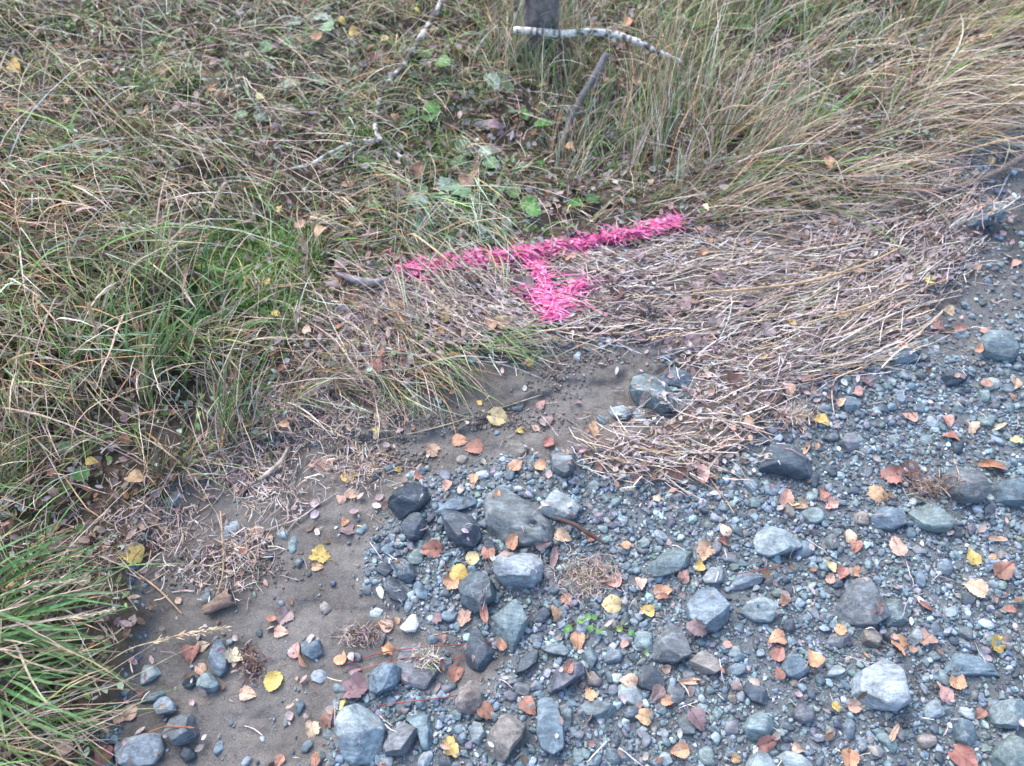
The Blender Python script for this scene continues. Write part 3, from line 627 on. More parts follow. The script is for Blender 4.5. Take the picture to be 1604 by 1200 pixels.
# x, y, direction, spread, lean at root, lean at tip, length(m), half width(mm), density, green share, tan share, glaucous share
CTRL = [(80,60,38,22,50,98,.15,1.0,.62,.38,.34,.10),(300,60,42,24,48,98,.14,1.0,.7,.38,.30,.12),(500,80,48,34,45,98,.11,1.0,.8,.38,.28,.12),
 (120,220,35,24,50,102,.15,1.3,.62,.40,.36,.10),(330,220,38,26,48,100,.12,1.1,.7,.40,.32,.12),(60,350,18,26,45,112,.20,1.9,1.1,.28,.55,.08),
 (180,400,22,30,40,108,.18,1.9,1.1,.42,.45,.05),(60,520,35,30,40,108,.17,1.9,1.1,.42,.42,.05),(240,520,-70,45,15,85,.15,2.2,1.0,.55,.35,.03),
 (260,560,25,38,35,108,.15,1.9,.8,.45,.45,.03),(400,400,-75,40,10,70,.09,1.2,.35,.75,.15,.0),(430,520,-70,60,20,95,.12,1.3,.8,.5,.4,.03),
 (480,600,35,35,45,105,.13,1.2,.9,.30,.5,.1),(560,400,20,40,50,105,.13,1.1,.7,.30,.5,.1),(620,500,38,18,62,98,.14,1.1,1.1,.18,.55,.18),
 (710,550,40,16,60,98,.11,1.1,1.1,.22,.5,.15),(560,560,36,18,58,102,.14,1.1,1.1,.22,.5,.12),(350,680,-70,45,15,85,.15,1.4,.45,.5,.4,.0),
 (420,640,30,50,40,105,.12,1.1,.6,.3,.55,.05),(130,700,-35,60,25,95,.15,1.5,.5,.45,.4,.0),(60,820,-25,50,30,100,.16,1.4,.4,.5,.36,.0),
 (170,820,40,50,40,100,.10,1.1,.22,.4,.5,.0),(60,950,5,25,40,100,.14,1.6,.4,.7,.25,.0),(60,1120,12,28,45,102,.16,1.6,.5,.55,.35,.0),
 (620,60,60,40,40,95,.12,1.0,1.0,.4,.3,.05),(620,250,58,40,40,95,.10,1.0,1.0,.5,.25,.15),(690,340,55,15,55,98,.14,1.5,1.0,.30,.2,.5),
 (800,150,60,50,30,90,.11,1.0,.95,.45,.3,.1),(842,110,-85,50,15,70,.13,1.0,1.9,.4,.4,.1),(700,150,55,50,40,95,.10,1.0,.9,.5,.25,.12),(840,300,50,60,30,90,.08,1.0,.8,.5,.25,.15),(940,220,-60,60,20,80,.11,1.0,1.1,.5,.35,.1),
 (1020,250,-72,24,15,80,.16,1.1,1.0,.35,.55,.05),(1000,60,-60,60,20,85,.12,1.1,.9,.55,.3,.1),(1140,220,-46,30,28,90,.16,1.1,.85,.30,.48,.04),
 (1120,330,-12,20,60,98,.16,1.1,1.1,.15,.70,.03),(980,350,-15,20,60,98,.12,1.0,1.0,.25,.55,.05),(1220,310,0,24,62,100,.16,1.1,1.0,.14,.72,.03),
 (1330,290,8,28,58,102,.17,1.1,.85,.18,.55,.06),(1280,130,-40,45,30,95,.14,1.2,.7,.40,.30,.08),(1380,180,-15,45,40,100,.16,1.2,.7,.28,.45,.06),
 (1460,230,14,28,52,103,.19,1.1,.85,.12,.62,.05),(1540,170,20,28,50,103,.2,1.1,.9,.10,.7,.03),(1500,60,-28,34,38,98,.2,1.3,.9,.28,.52,.03),
 (1590,60,-20,30,38,98,.21,1.3,1.0,.18,.7,.02),(1150,60,-60,40,20,85,.16,1.1,.8,.60,.25,.06)]
CA = np.array(CTRL, float)
def field(x, y):
    px, py = w2p(x, y, samp(HG, x, y)); d2 = (px[:, None] - CA[None, :, 0]) ** 2 + (py[:, None] - CA[None, :, 1]) ** 2 + 900
    wgt = d2 ** -2.2; wgt /= wgt.sum(1, keepdims=True)
    u = R.random(len(x))[:, None]; return (np.cumsum(wgt, 1) > u).argmax(1)
PINKS = [(0.97, 0.18, 0.42), (0.97, 0.26, 0.49), (0.95, 0.12, 0.34), (0.97, 0.38, 0.59)]
def spray(c, x, y, p):
    px, py = w2p(x, y, samp(HG, x, y) + .01); q = in_paint(px, py) & (R.random(len(px)) < p); c = c.copy(); c[q] = pick(PINKS, (4, 3, 1.6, 1.2), int(q.sum()), .1); return c
def in_paint(px, py):
    m = np.zeros(px.shape, bool)
    for pl, hwid in PSTROKES:
        for (x0, y0), (x1, y1) in zip(pl[:-1], pl[1:]):
            ex, ey = x1 - x0, y1 - y0; t = np.clip(((px - x0) * ex + (py - y0) * ey) / (ex * ex + ey * ey), 0, 1)
            m |= (px - x0 - t * ex) ** 2 + (py - y0 - t * ey) ** 2 < (hwid * 1.0) ** 2
    return m
PSTROKES = [([(636,428),(700,414),(770,408),(850,396)],11),([(850,396),(905,386),(960,374),(1010,364),(1062,348)],10),
            ([(828,398),(846,430),(860,470),(868,500)],14),([(818,455),(846,470),(866,498)],11),([(914,442),(898,458),(880,470),(868,500)],15)]

def build_grass():
    N = 3700; x = R.uniform(-2.2, 2.2, N * 3); y = R.uniform(-0.3, 3.0, N * 3)
    k = (samp(wB, x, y) > 0.6); x, y = x[k], y[k]; c = field(x, y); k = R.random(len(x)) < CA[c, 8] / 1.6
    x, y, c = x[k][:N], y[k][:N], c[k][:N]
    px, py = w2p(x, y, samp(HG, x, y))
    keep = ~in_paint(px, py + 4) & ~((((px - 405) / 105) ** 2 + ((py - 395) / 55) ** 2 < 1) & (R.random(len(px)) < .88)) & ~((((px - 1290) / 110) ** 2 + ((py - 130) / 55) ** 2 < 1) & (R.random(len(px)) < .5)); x, y, c = x[keep], y[keep], c[keep]; n = len(x)
    cnt = R.integers(8, 26, n); rep = np.repeat(np.arange(n), cnt); m = len(rep)
    thead = CA[c, 2] + R.normal(0, 1, n) * CA[c, 3] * 0.7; C = CA[c][rep]
    gx_, gy_ = x[rep] + R.normal(0, 0.013, m), y[rep] + R.normal(0, 0.013, m)
    hd = head_of(thead[rep] + R.normal(0, 1, m) * C[:, 3] * 0.6 + np.where(R.random(m) < 0.1, R.uniform(-180, 180, m), 0))
    L = C[:, 6] * np.exp(R.normal(0, 0.38, m)) * 0.95; near = np.clip(py[keep][rep] / 700, 0.0, 1.4)
    hw = C[:, 7] * 0.001 * np.exp(R.normal(0, 0.3, m)) * 0.8
    p0 = np.radians(np.clip(C[:, 4] + R.normal(0, 16, m), 2, 88)); p1 = np.radians(np.clip(C[:, 5] + R.normal(0, 16, m), 20, 135))
    u = R.random(m); tg = np.repeat(R.normal(0, .12, n), cnt); u = np.clip(u + tg, 0, .999)
    gr, tn, gl = C[:, 9], C[:, 10], C[:, 11]
    kind = np.where(u < gr, 0, np.where(u < gr + tn, 1, np.where(u < gr + tn + gl, 2, 3)))
    gr = gr - .03 * (C[:, 0] < 700); gl = gl + .03 * (C[:, 1] < 420); u2 = u; kind = np.where(u < gr, 0, np.where(u < gr + tn, 1, np.where(u < gr + tn + gl, 2, 3)))
    cols = np.zeros((m, 3)); roots = np.zeros((m, 3))
    for kk, (pal, wt) in enumerate((([GRN, YGRN, OLV, (0.15, 0.29, 0.10)], (4, 2, 1.1, 2.6)), ([STRAWC, (.44, .325, .215), PSTRAW, ORG, GSTR, (.36, .23, .15)], (2.6, 3.2, 2.4, 1.5, 1.2, 1.4)), ([GLAU, (0.35, 0.46, 0.40), (.30, .40, .30)], (2, 1.4, 1)), ([BRN, MAU, GSTR, (.12, .08, .06)], (2, 2, 1, 1)))):
        q = kind == kk; cols[q] = pick(pal, wt, q.sum(), 0.3)
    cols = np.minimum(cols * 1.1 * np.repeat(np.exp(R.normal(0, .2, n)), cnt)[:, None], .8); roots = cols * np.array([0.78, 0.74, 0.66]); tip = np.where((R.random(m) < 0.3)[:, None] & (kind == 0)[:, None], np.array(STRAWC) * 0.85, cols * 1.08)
    qx, qy = w2p(gx_ + np.cos(hd) * L * .7, gy_ + np.sin(hd) * L * .7, .03); q2, q3 = w2p(gx_ + np.cos(hd) * L * .4, gy_ + np.sin(hd) * L * .4, .04)
    ok = ~((in_paint(qx, qy) | in_paint(q2, q3)) & (R.random(m) < .92)); gx_, gy_, hd, L, hw, p0, p1, roots, tip = [v[ok] for v in (gx_, gy_, hd, L, hw, p0, p1, roots, tip)]; m = len(gx_)
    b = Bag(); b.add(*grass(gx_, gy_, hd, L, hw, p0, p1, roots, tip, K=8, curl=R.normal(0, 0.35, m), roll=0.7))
    o = b.build('grass', GRASS); tag(o, 'mixed green and withered tan grass covering the bank', 'grass', kind='stuff')
    # long thin pale stems lying over the top left and right
    b = Bag()
    for (x0, y0, x1, y1, n, deg, sp, l0) in ((-80,-150,480,300,360,37,8,.26),(1000,60,1500,300,90,-20,24,.28),(420,380,720,520,130,40,9,.18),(550,-60,1000,300,90,58,22,.2),(1350,40,1700,260,150,12,14,.3),(0,300,420,650,90,32,26,.22)):
        qx, qy = at_np(R.uniform(x0, x1, n), R.uniform(y0, y1, n))
        b.add(*grass(qx, qy, head_of(deg + R.normal(0, sp, n)), l0 * np.exp(R.normal(0, .25, n)), R.uniform(.0005, .0010, n), np.radians(R.uniform(50, 78, n)), np.radians(R.uniform(82, 100, n)),
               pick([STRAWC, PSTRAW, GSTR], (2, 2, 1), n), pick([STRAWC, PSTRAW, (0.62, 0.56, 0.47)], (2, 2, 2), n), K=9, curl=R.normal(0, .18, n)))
    o = b.build('dry_stems', STRAW); tag(o, 'thin bleached grass stems lying across the bank', 'dry grass', kind='stuff')
build_grass()

def build_cover():
    # small weeds, leaf scraps and thatch under the grass
    b = Bag()
    N = 44000; x = R.uniform(-2.2, 2.2, N * 2); y = R.uniform(-0.3, 3.0, N * 2); k = samp(wB, x, y) > 0.4; x, y = x[k][:N], y[k][:N]; n = len(x)
    pt = f2(x * 5, y * 5, 41); green = R.random(n) < np.clip(0.50 + pt * 1.0, .12, .9)
    c = np.where(green[:, None], pick([(0.13, 0.24, 0.08), (0.26, 0.36, 0.28), (0.42, 0.52, 0.47), (0.20, 0.30, 0.12)], (3.6, 2.6, 2.2, 2.4), n), pick([MAU, BRN, (0.10, 0.07, 0.06), (0.36, 0.19, 0.11), (0.38, 0.31, 0.27), (0.38, 0.34, 0.37)], (3, 2.2, 1.6, 1, 2, 2.2), n))
    L = np.where(green, R.uniform(.007, .02, n), R.uniform(.008, .026, n)); hw = L * R.uniform(.2, .38, n)
    b.add(*grass(x, y, R.uniform(-math.pi, math.pi, n), L, hw, np.radians(R.uniform(40, 95, n)), np.radians(R.uniform(60, 130, n)), c * 0.85, c, z0=samp(HG, x, y) + R.random(n) * 0.022, K=4, fold=0.35, prof='leaf', roll=0.5))
    o = b.build('weeds_and_leaf_scraps', HERB); tag(o, 'small frosty weeds and leaf scraps among the grass roots', 'ground cover', kind='stuff')
    # short thatch
    b = Bag(); N = 24000; x = R.uniform(-2.2, 2.2, N * 2); y = R.uniform(-0.3, 3.0, N * 2); k = samp(wB, x, y) > 0.3; x, y = x[k][:N], y[k][:N]; n = len(x)
    c = pick([GSTR, PSTRAW, TAN, BRN, MAU], (2, 2, 2, 2, 2), n)
    b.add(*grass(x, y, R.uniform(-math.pi, math.pi, n), R.uniform(.015, .06, n), R.uniform(.0005, .0013, n), np.radians(R.uniform(70, 95, n)), np.radians(R.uniform(80, 100, n)), c, c, z0=samp(HG, x, y) + R.random(n) * 0.02, K=4, prof='straw'))
    o = b.build('thatch', STRAW); tag(o, 'short broken grey and brown grass stems matted under the grass', 'thatch', kind='stuff')
    # moss cushions
    b = Bag()
    for mx, my, rx, ry, n in ((400,400,95,48,7500),(440,465,70,35,3600),(330,440,60,30,2200),(150,460,50,30,700),(700,235,45,26,900),(260,130,60,26,800),(570,215,40,22,500),(720,300,45,24,700),(310,500,60,30,900),(90,40,60,20,500)):
        qx, qy = at_np(mx + R.normal(0, .5, n) * rx, my + R.normal(0, .5, n) * ry)
        c = pick([(0.21, 0.37, 0.08), (0.30, 0.46, 0.15), (0.40, 0.52, 0.28), (0.14, 0.25, 0.06)], (3, 3, 1.3, 1.4), n)
        b.add(*grass(qx, qy, R.uniform(-3.14, 3.14, n), R.uniform(.007, .02, n), R.uniform(.0009, .0020, n), np.radians(R.uniform(5, 60, n)), np.radians(R.uniform(30, 110, n)), c * .7, c, z0=samp(HG, qx, qy) + R.random(n) * .007, K=4, prof='leaf', fold=.3))
    o = b.build('moss', HERB); tag(o, 'bright green moss cushions between the grass clumps', 'moss', kind='stuff')
build_cover()

def build_litter():
    b = Bag()
    def straw(x, y, n, deg, sp, l0, l1, pal, wt, zr, K=5, w0=.0004, w1=.0013, T=None):
        c = spray(pick(pal, wt, n, .2), x, y, .8)
        b.add(*grass(x, y, head_of(deg + R.normal(0, sp, n) + np.where(R.random(n) < .5, 180, 0)), l0 + (l1 - l0) * R.random(n) ** 1.8, R.uniform(w0, w1, n), np.radians(R.uniform(80, 93, n)), np.radians(R.uniform(86, 97, n)), c, c * 1.03,
              z0=samp(SURF if T is None else T, x, y) + R.random(n) * zr, K=K, prof='straw', curl=R.normal(0, .25, n), clampT=SURF if T is None else T))
    pal = [(.50, .46, .445), (.50, .42, .375), STRAWC, (.33, .28, .285), TAN, BRN, (0.63, 0.60, 0.60), (.10, .07, .065)]; wt = (4, 2.6, .9, 3.6, 1.2, 2.2, 2.6, 1.4)
    N = 210000; x = R.uniform(-1.7, 2.2, N); y = R.uniform(.1, 2.3, N); px, py = w2p(x, y); dd = sdist(LITTER, px, py) + f2(x * 14, y * 14, 77) * 26
    k = (R.random(N) < sst(dd, -30, 15)) & ~(in_paint(px, py - 6) & (R.random(N) < .5)) & (sst(f2(x * 13, y * 34, 70), -.42, .12) > R.random(N) * .85) & ~((py > 632) & (R.random(N) < .60)); x, y = x[k], y[k]; px, py = px[k], py[k]; n = len(x)
    # angle follows the wash line: flat in the middle, rising to the right
    deg = np.interp(px, [600, 800, 1000, 1150, 1300, 1500], [38, 22, 0, -8, -20, -32])
    short = R.random(n) < .62
    straw(x[short], y[short], short.sum(), deg[short], 42, .007, .034, pal, wt, .014, K=4)
    lg = ~short; straw(x[lg], y[lg], lg.sum(), deg[lg], 22, .03, .12, pal, wt, .016, K=8, w0=.0004, w1=.0012)
    # long tan straws, bundled
    for (x0, y0, x1, y1, n, dg, sp, l0, l1) in ((1080,440,1400,520,260,-12,7,.06,.2),(1250,430,1420,500,160,-28,6,.05,.16),(1080,390,1300,440,200,-6,6,.06,.2),(1180,540,1420,590,170,-10,8,.05,.17),(1230,500,1440,560,130,-26,7,.05,.15),
          (960,690,1130,760,60,20,16,.05,.13),(900,690,1000,740,30,30,14,.04,.1),(700,520,960,545,90,12,12,.04,.12),(930,490,1060,540,60,-16,14,.04,.12),(1300,330,1560,360,120,-24,9,.06,.15),(1060,640,1200,720,80,-4,20,.04,.1)):
        qx, qy = at_np(R.uniform(x0, x1, n), R.uniform(y0, y1, n)); n = int(n * .75); qx, qy = qx[:n], qy[:n]; straw(qx, qy, n, dg, sp, l0, l1, [STRAWC, TAN, ORG, PSTRAW, OLV, GSTR, (.6, .56, .53)], (2, 2.6, .5, 2, .8, 2, 1.6), .016, 9, .0006, .0014)
    # pale frosted chaff at the toe of the bank on the left
    for (x0, y0, rx, ry, n) in ((560,560,90,60,2300),(470,650,80,45,1300),(380,730,70,30,800),(590,650,50,22,260),(560,480,70,30,1000),(560,735,50,28,380),(250,820,60,40,500),(330,890,80,40,260),(380,860,35,22,300),(430,780,60,30,240),(110,870,70,40,500)):
        qx, qy = at_np(x0 + R.normal(0, .6, n) * rx, y0 + R.normal(0, .6, n) * ry); straw(qx, qy, n, 30, 55, .006, .045, [GSTR, PSTRAW, MAU, (0.52, 0.49, 0.48), BRN, TAN], (3, 1.8, 3, 1.2, 2, 1.4), .010, w0=.0004, w1=.0011)
    # stray straws on mud and gravel
    N = 1500; x = R.uniform(-1.2, 1.8, N); y = R.uniform(-.2, 2.2, N); k = samp(wB, x, y) < .3; x, y = x[k], y[k]; straw(x, y, len(x), 20, 60, .012, .05, pal, wt, .001, w0=.0005, w1=.001)
    o = b.build('straw_litter', STRAW); tag(o, 'washed-up mat of pale straw and chaff between bank and gravel', 'straw litter', kind='stuff')
    # crumbled leaf scraps in the mat
    b = Bag(); N = 26000; x = R.uniform(-1.7, 2.2, N * 2); y = R.uniform(-.2, 2.6, N * 2); px, py = w2p(x, y); dd = sdist(LITTER, px, py)
    k = (R.random(len(x)) < np.where(samp(wM, x, y) > .4, .05, sst(dd, -60, 20)) * .9 + .05 * (samp(wB, x, y) < .3)) & ~in_paint(px, py - 6); x, y = x[k], y[k]; n = len(x)
    c = pick([MAU, (0.38, 0.31, 0.31), BRN, (0.40, 0.22, 0.16), (0.50, 0.37, 0.30), (0.50, 0.46, 0.47)], (3, 3.4, 1.8, .8, 1, 2.6), n); L = R.uniform(.005, .02, n)
    b.add(*grass(x, y, R.uniform(-3.14, 3.14, n), L, L * R.uniform(.2, .45, n), np.radians(R.uniform(60, 100, n)), np.radians(R.uniform(50, 130, n)), c, c, z0=samp(SURF, x, y) + R.random(n) * .012, K=4, fold=.4, prof='leaf', roll=.5, clampT=SURF))
    o = b.build('leaf_scraps', HERB); tag(o, 'crumbled brown and mauve leaf scraps in the straw and gravel', 'leaf litter', kind='stuff')
    # crumbs of earth on the silt
    bag = Bag(); V, F = ICO[2]
    for (x0, y0, rx, ry, n) in ((380,880,70,22,420),(750,660,120,14,600),(870,590,40,30,260),(330,900,60,30,200),(560,690,90,18,350),(900,560,70,14,300),(620,720,60,16,200)):
        qx, qy = at_np(x0 + R.normal(0, .6, n) * rx, y0 + R.normal(0, .6, n) * ry); r = R.uniform(.0008, .0032, n); n_ = len(r)
        W = (V[None] * (1 + .25 * R.normal(0, 1, (n_, len(V), 1)) * .6)) * r[:, None, None] + np.stack([qx, qy, samp(HG, qx, qy) + r * .4], 1)[:, None]
        bag.add(W.reshape(-1, 3), (F[None] + (np.arange(n_) * len(V))[:, None, None]).reshape(-1, 3), np.repeat(pick([(.11, .095, .085), (.16, .145, .135), (.22, .2, .19)], (2, 2, 1), n_), len(V), 0))
    o = bag.build('earth_crumbs', GRAVEL); tag(o, 'dark crumbs of earth scattered over the silt', 'earth crumbs', kind='stuff')
build_litter()

# ------------------------------------------------------------------ PINK SPRAY MARK
def build_paint():
    root = empty('paint_mark', at(868, 440)); tag(root, 'neon pink sprayed line with an arrow pointing down, on the straw litter', 'paint mark')
    inv = Matrix.Translation(-root.location)
    def stroke(name, strokes, dens, deg):
        b = Bag()
        for pl, hwid in strokes:
            seg = [(a, b_, math.hypot(b_[0] - a[0], b_[1] - a[1])) for a, b_ in zip(pl[:-1], pl[1:])]
            for a, b_, l in seg:
                n = int(l * hwid * dens); t = R.random(n); wv = .75 + .45 * n2(np.linspace(0, 1, 1) * 0 + (a[0] + (b_[0] - a[0]) * t) / 13., (a[1] + (b_[1] - a[1]) * t) / 13., 90); off = np.clip(R.normal(0, .46, n), -1.15, 1.15) * hwid * wv
                gap = n2(t * l / 7. + a[0], off / 6. + a[1], 91) > -.52; t, off = t[gap], off[gap]; n = len(t)
                nx, ny = -(b_[1] - a[1]) / l, (b_[0] - a[0]) / l
                qx, qy = at_np(a[0] + (b_[0] - a[0]) * t + nx * off, a[1] + (b_[1] - a[1]) * t + ny * off, SURF)
                L = .007 + .034 * R.random(n) ** 2; leafy = R.random(n) < .3
                # deposit thins out to the edge: paler flecks of the straw's own colour show through
                c = pick(PINKS, (4, 3, 1.6, 1.2), n, .08)
                thin = R.random(n) < .10 + .35 * (np.abs(off) / hwid > .8); c = np.where(thin[:, None], c * .55 + np.array([.5, .4, .38]) * .4, c)
                z0 = samp(SURF, qx, qy) + (.006 if name == 'sprayed_line' else .002) + R.random(n) ** 2 * .015
                for q, pr in ((leafy, 'leaf'), (~leafy, 'straw')):
                    m = int(q.sum()); hw = L[q] * R.uniform(.15, .32, m) if pr == 'leaf' else R.uniform(.0005, .0015, m)
                    LL = np.minimum(L[q], .014) if pr == 'leaf' else L[q]
                    hw = np.minimum(hw, .0045)
                    b.add(*grass(qx[q], qy[q], head_of(deg + R.normal(0, 24, m) + np.where(R.random(m) < .5, 180, 0)), LL, hw, np.radians(R.uniform(80, 95, m)), np.radians(R.uniform(82, 104, m)), c[q], c[q], z0=z0[q], K=5, prof=pr, fold=.25, roll=.5, clampT=SURF, curl=R.normal(0, .4, m)))
        for i, v in enumerate(b.V): b.V[i] = v - np.array(root.location[:])
        b.build(name, PAINT, root)
    stroke('sprayed_line', PSTROKES[:2], 1.0, 14)
    stroke('arrow_shaft', PSTROKES[2:3], .5, 24)
    stroke('arrow_head', PSTROKES[3:], .5, -18)
build_paint()

# ------------------------------------------------------------------ TREE, BRANCHES, STICKS
def tube_obj(name, pts, rad, colf, parent=None, n=10, noise=.12, seed=1, sub=8):
    V, F, t = tube(pts, rad, n, noise, seed, sub=sub); col = colf(V, t)
    off = np.array(parent.location[:]) if parent is not None else 0
    return link(name, mesh_np(name, V - off, F, BARK, col), parent)
def plain(c, s=.25):
    c = np.array(c)
    return lambda V, t: np.clip(c[None] * (1 + s * n3(V * 120, 5) + s * n3(V * 35, 6))[:, None], .01, .9)
def birch(white=(.62, .62, .60), dark=(.10, .09, .09), seed=0, fr=150, th=.12):
    def f(V, t):
        ring = .8 * n2(t * fr, np.full_like(t, 3.3 + seed), 50) + .8 * n3(V * 130, seed) + .5 * n2(t * fr * .23, np.full_like(t, 1.3 + seed), 51)
        k = sst(ring, th, th + .25)[:, None]; return np.array(white)[None] * (1 - k) + np.array(dark)[None] * k
    return f
b0 = at(843, 84)
tr = empty('tree', b0); tag(tr, 'slim grey tree trunk rising out of the bank, cut by the top edge', 'tree')
def bark_c(V, t):
    c = np.array((.15, .14, .14))[None] * (1 + .55 * n3(V * np.array([80, 80, 16]), 9) + .4 * n3(V * 150, 10))[:, None]; li = sst(n3(V * 38, 33), .25, .5)[:, None] * .45; c = c * (1 - li) + np.array((.42, .44, .40))[None] * li
    base = sst(b0.z + .10 - V[:, 2], 0, .1)[:, None] * .55
    return np.clip(c * (1 - base) + np.array((.07, .055, .04))[None] * base, .02, .7)
tube_obj('trunk', [b0 + Vector((0, 0, -.04)), b0 + Vector((0, 0, .03)), b0 + Vector((.004, .0, .2)), b0 + Vector((.0, .01, .7)), b0 + Vector((.03, .05, 1.4)), b0 + Vector((.02, .1, 2.4))], [.062, .05, .041, .038, .034, .022], bark_c, tr, 48, .2, 2, 40)
for k, (dx, dy) in enumerate(((-.08, -.05), (.07, -.06), (.09, .03), (-.05, .06))):
    p = b0 + Vector((dx, dy, 0)); p.z = float(samp(HG, p.x, p.y)); q = b0 + Vector((dx * .35, dy * .35, .05))
    tube_obj('root', [q, (q + p) / 2 + Vector((0, 0, .012)), p + Vector((0, 0, -.012))], [.02, .016, .006], plain((.13, .11, .09)), tr, 10, .2, k)
for k, (z, dx, dy, dz) in enumerate(((1.6, .5, .2, .5), (1.95, -.45, .3, .5), (2.2, .2, .45, .5), (2.35, .0, .15, .7))):
    a = b0 + Vector((.02, .06 + .04 * (z > 1.9), z)); c = a + Vector((dx, dy, dz)); lm = tube_obj('limb', [a, (a + c) / 2 + Vector((0, 0, .05)), c], [.014, .009, .003], plain((.18, .165, .155)), tr, 8, .1, k)
# slender birch stem standing against the trunk
def px_path(pts):                                      # (px, py, height over ground)
    return [at(x, y, u) for x, y, u in pts]
bs = at(812, 66); st = empty('birch_sapling', bs); tag(st, 'thin white birch stem standing against the left of the trunk', 'sapling')
tube_obj('stem', [bs + Vector((0, 0, -.03)), bs + Vector((-.006, 0, .12)), bs + Vector((.004, .01, .45)), bs + Vector((-.03, .06, 1.1)), bs + Vector((-.05, .1, 1.7))], [.008, .007, .0065, .005, .002], birch(seed=5, fr=260), st, 12, .08, 3, 20)
for k, (z, dx, dy, dz) in enumerate(((.9, .16, -.02, .25), (1.2, -.18, .08, .25), (1.45, .1, .1, .3))):
    a = bs + Vector((-.02 - .02 * (z > 1), .03 + .05 * (z > 1), z)); tube_obj('twig', [a, a + Vector((dx * .5, dy * .5, dz * .4)), a + Vector((dx, dy, dz))], [.003, .002, .0008], plain((.14, .08, .06)), st, 6, .05, k)
o = tube_obj('birch_branch', px_path([(806,47,.10),(838,49,.115),(880,53,.12),(925,50,.115),(962,54,.10),(1000,66,.10),(1035,83,.09),(1068,97,.075)]), [.0085, .0092, .009, .0085, .009, .0078, .0065, .005], birch(th=.28, seed=1, fr=90), None, 12, .14, 5, 10)
tag(o, 'white birch branch arching from the trunk to the right', 'branch')
for tw in ([(925,50,.115),(940,34,.13),(958,24,.13)], [(1000,66,.10),(1018,58,.12),(1046,60,.12)], [(880,53,.12),(893,70,.10),(899,88,.07)]):
    V_, F_, t_ = tube(px_path(tw), [.0028, .002, .0009], 7, .1, 4, sub=5); link('twig', mesh_np('twig', V_, F_, BARK, plain((.16, .10, .08))(V_, t_)), o)
fp = px_path([(700,-40,.07),(688,10,.05),(657,62,.05),(630,104,.04),(601,140,.035),(591,172,.03),(588,200,.045),(597,222,.04)])
ft = empty('birch_twig', fp[-1]); tag(ft, 'forked black-and-white birch twig lying in the grass left of the trunk', 'twig')
tube_obj('main_stem', fp, [.0085, .0078, .0070, .0074, .0060, .0052, .0058, .0066], birch(th=-.3, seed=2, fr=60), ft, 10, .15, 6, 10)
tube_obj('side_branch', px_path([(597,222,.028),(560,222,.03),(520,238,.03),(488,256,.022),(440,268,.012)]), [.005, .0056, .0044, .0046, .002], birch(th=-.1, seed=3, fr=70, white=(.5, .52, .5)), ft, 10, .15, 7, 10)
tube_obj('side_branch', px_path([(597,222,.028),(616,238,.03),(640,254,.02),(662,272,.008)]), [.0058, .0046, .005, .002], birch(th=-.35, seed=4, fr=60), ft, 10, .15, 8, 10)
def stick(pts, rad, c, label, cat='stick', name='stick', side=()):
    P = px_path(pts)
    if side:
        e = empty(name, P[0]); tag(e, label, cat); tube_obj('main_stem', P, rad, plain(c), e, 9, .16, int(R.integers(99)))
        for sp, sr in side: tube_obj('side_branch', px_path(sp), sr, plain(c), e, 7, .14, int(R.integers(99)))
    else:
        e = tube_obj(name, P, rad, plain(c), None, 9, .16, int(R.integers(99))); tag(e, label, cat)
    return e
stick([(950,84,.12),(925,130,.09),(900,172,.06),(884,215,.03),(872,250,.0)], [.008,.009,.0085,.007,.005], (.17,.16,.165), 'dark grey stick leaning in the grass right of the trunk',
      side=[([(896,180,.055),(925,170,.07),(938,152,.08)],[.0035,.003,.0015])])
stick([(1620,236,.05),(1575,262,.03),(1530,284,.02),(1478,297,.02),(1430,303,.03),(1395,322,.02),(1345,345,.004)], [.009,.008,.0075,.007,.006,.005,.003], (.17,.14,.135), 'long grey-brown branch lying across the silt at upper right', 'branch', 'branch',
      side=[([(1530,284,.02),(1500,300,.02),(1462,322,.01)],[.004,.003,.0015])])
stick([(780,20,.05),(776,60,.05),(768,85,.03),(790,110,.015)], [.004,.004,.004,.003], (.07,.05,.045), 'crooked black stick upright in the grass just left of the trunk')
stick([(640,105,.03),(690,130,.03),(730,140,.02)], [.003,.003,.002], (.07,.05,.045), 'short black twig crossing behind the forked birch twig', 'twig', 'twig')
stick([(858,860,.03),(872,800+12,.03),(900,822,.035),(925,838,.03),(948,852,.02)][1:], [.003,.0045,.004,.002], (.09,.055,.045), 'dark brown rootlet lying over the triangular slab', 'root', 'root')
stick([(398,838,.002),(430,826,.006),(468,812,.008),(500,790,.006),(528,772,.003)], [.001,.0017,.0018,.0015,.0007], (.34,.30,.28), 'pale bent twig lying on the silt left of the round yellow leaf', 'twig', 'twig',
      side=[([(468,812,.008),(452,830,.005),(448,846,.002)],[.0012,.001,.0006])])
stick([(452,700,.02),(440,722,.02),(418,742,.015),(405,752,.01)], [.0035,.004,.0045,.003], (.40,.33,.28), 'short pale stub of wood at the foot of the bank', 'stick')
stick([(345,800,.05),(350,860,.035),(348,905,.02),(338,935,.01)], [.0012,.0016,.0016,.0012], (.38,.28,.18), 'upright withered stalk over the mud near the bark curl', 'stalk', 'stalk')
stick([(206,892,.003),(250,925,.006),(285,962,.004)], [.0014,.0018,.0012], (.42,.30,.2), 'straight tan stick on mud between yellow leaf and tussock', 'stick')
stick([(790,612,.012),(850,618,.004),(690,668,.004),(590,690,.003)][1:], [.0012,.0016,.0008], (.3,.27,.2), 'thin stem lying along the crack in the mud', 'stalk', 'stalk')
stick([(575,905-100,.004),(600,820,.004)], [.0008,.0006], (.3,.2,.15), 'short hair-thin rootlet on silt left of the charcoal block', 'root', 'root')
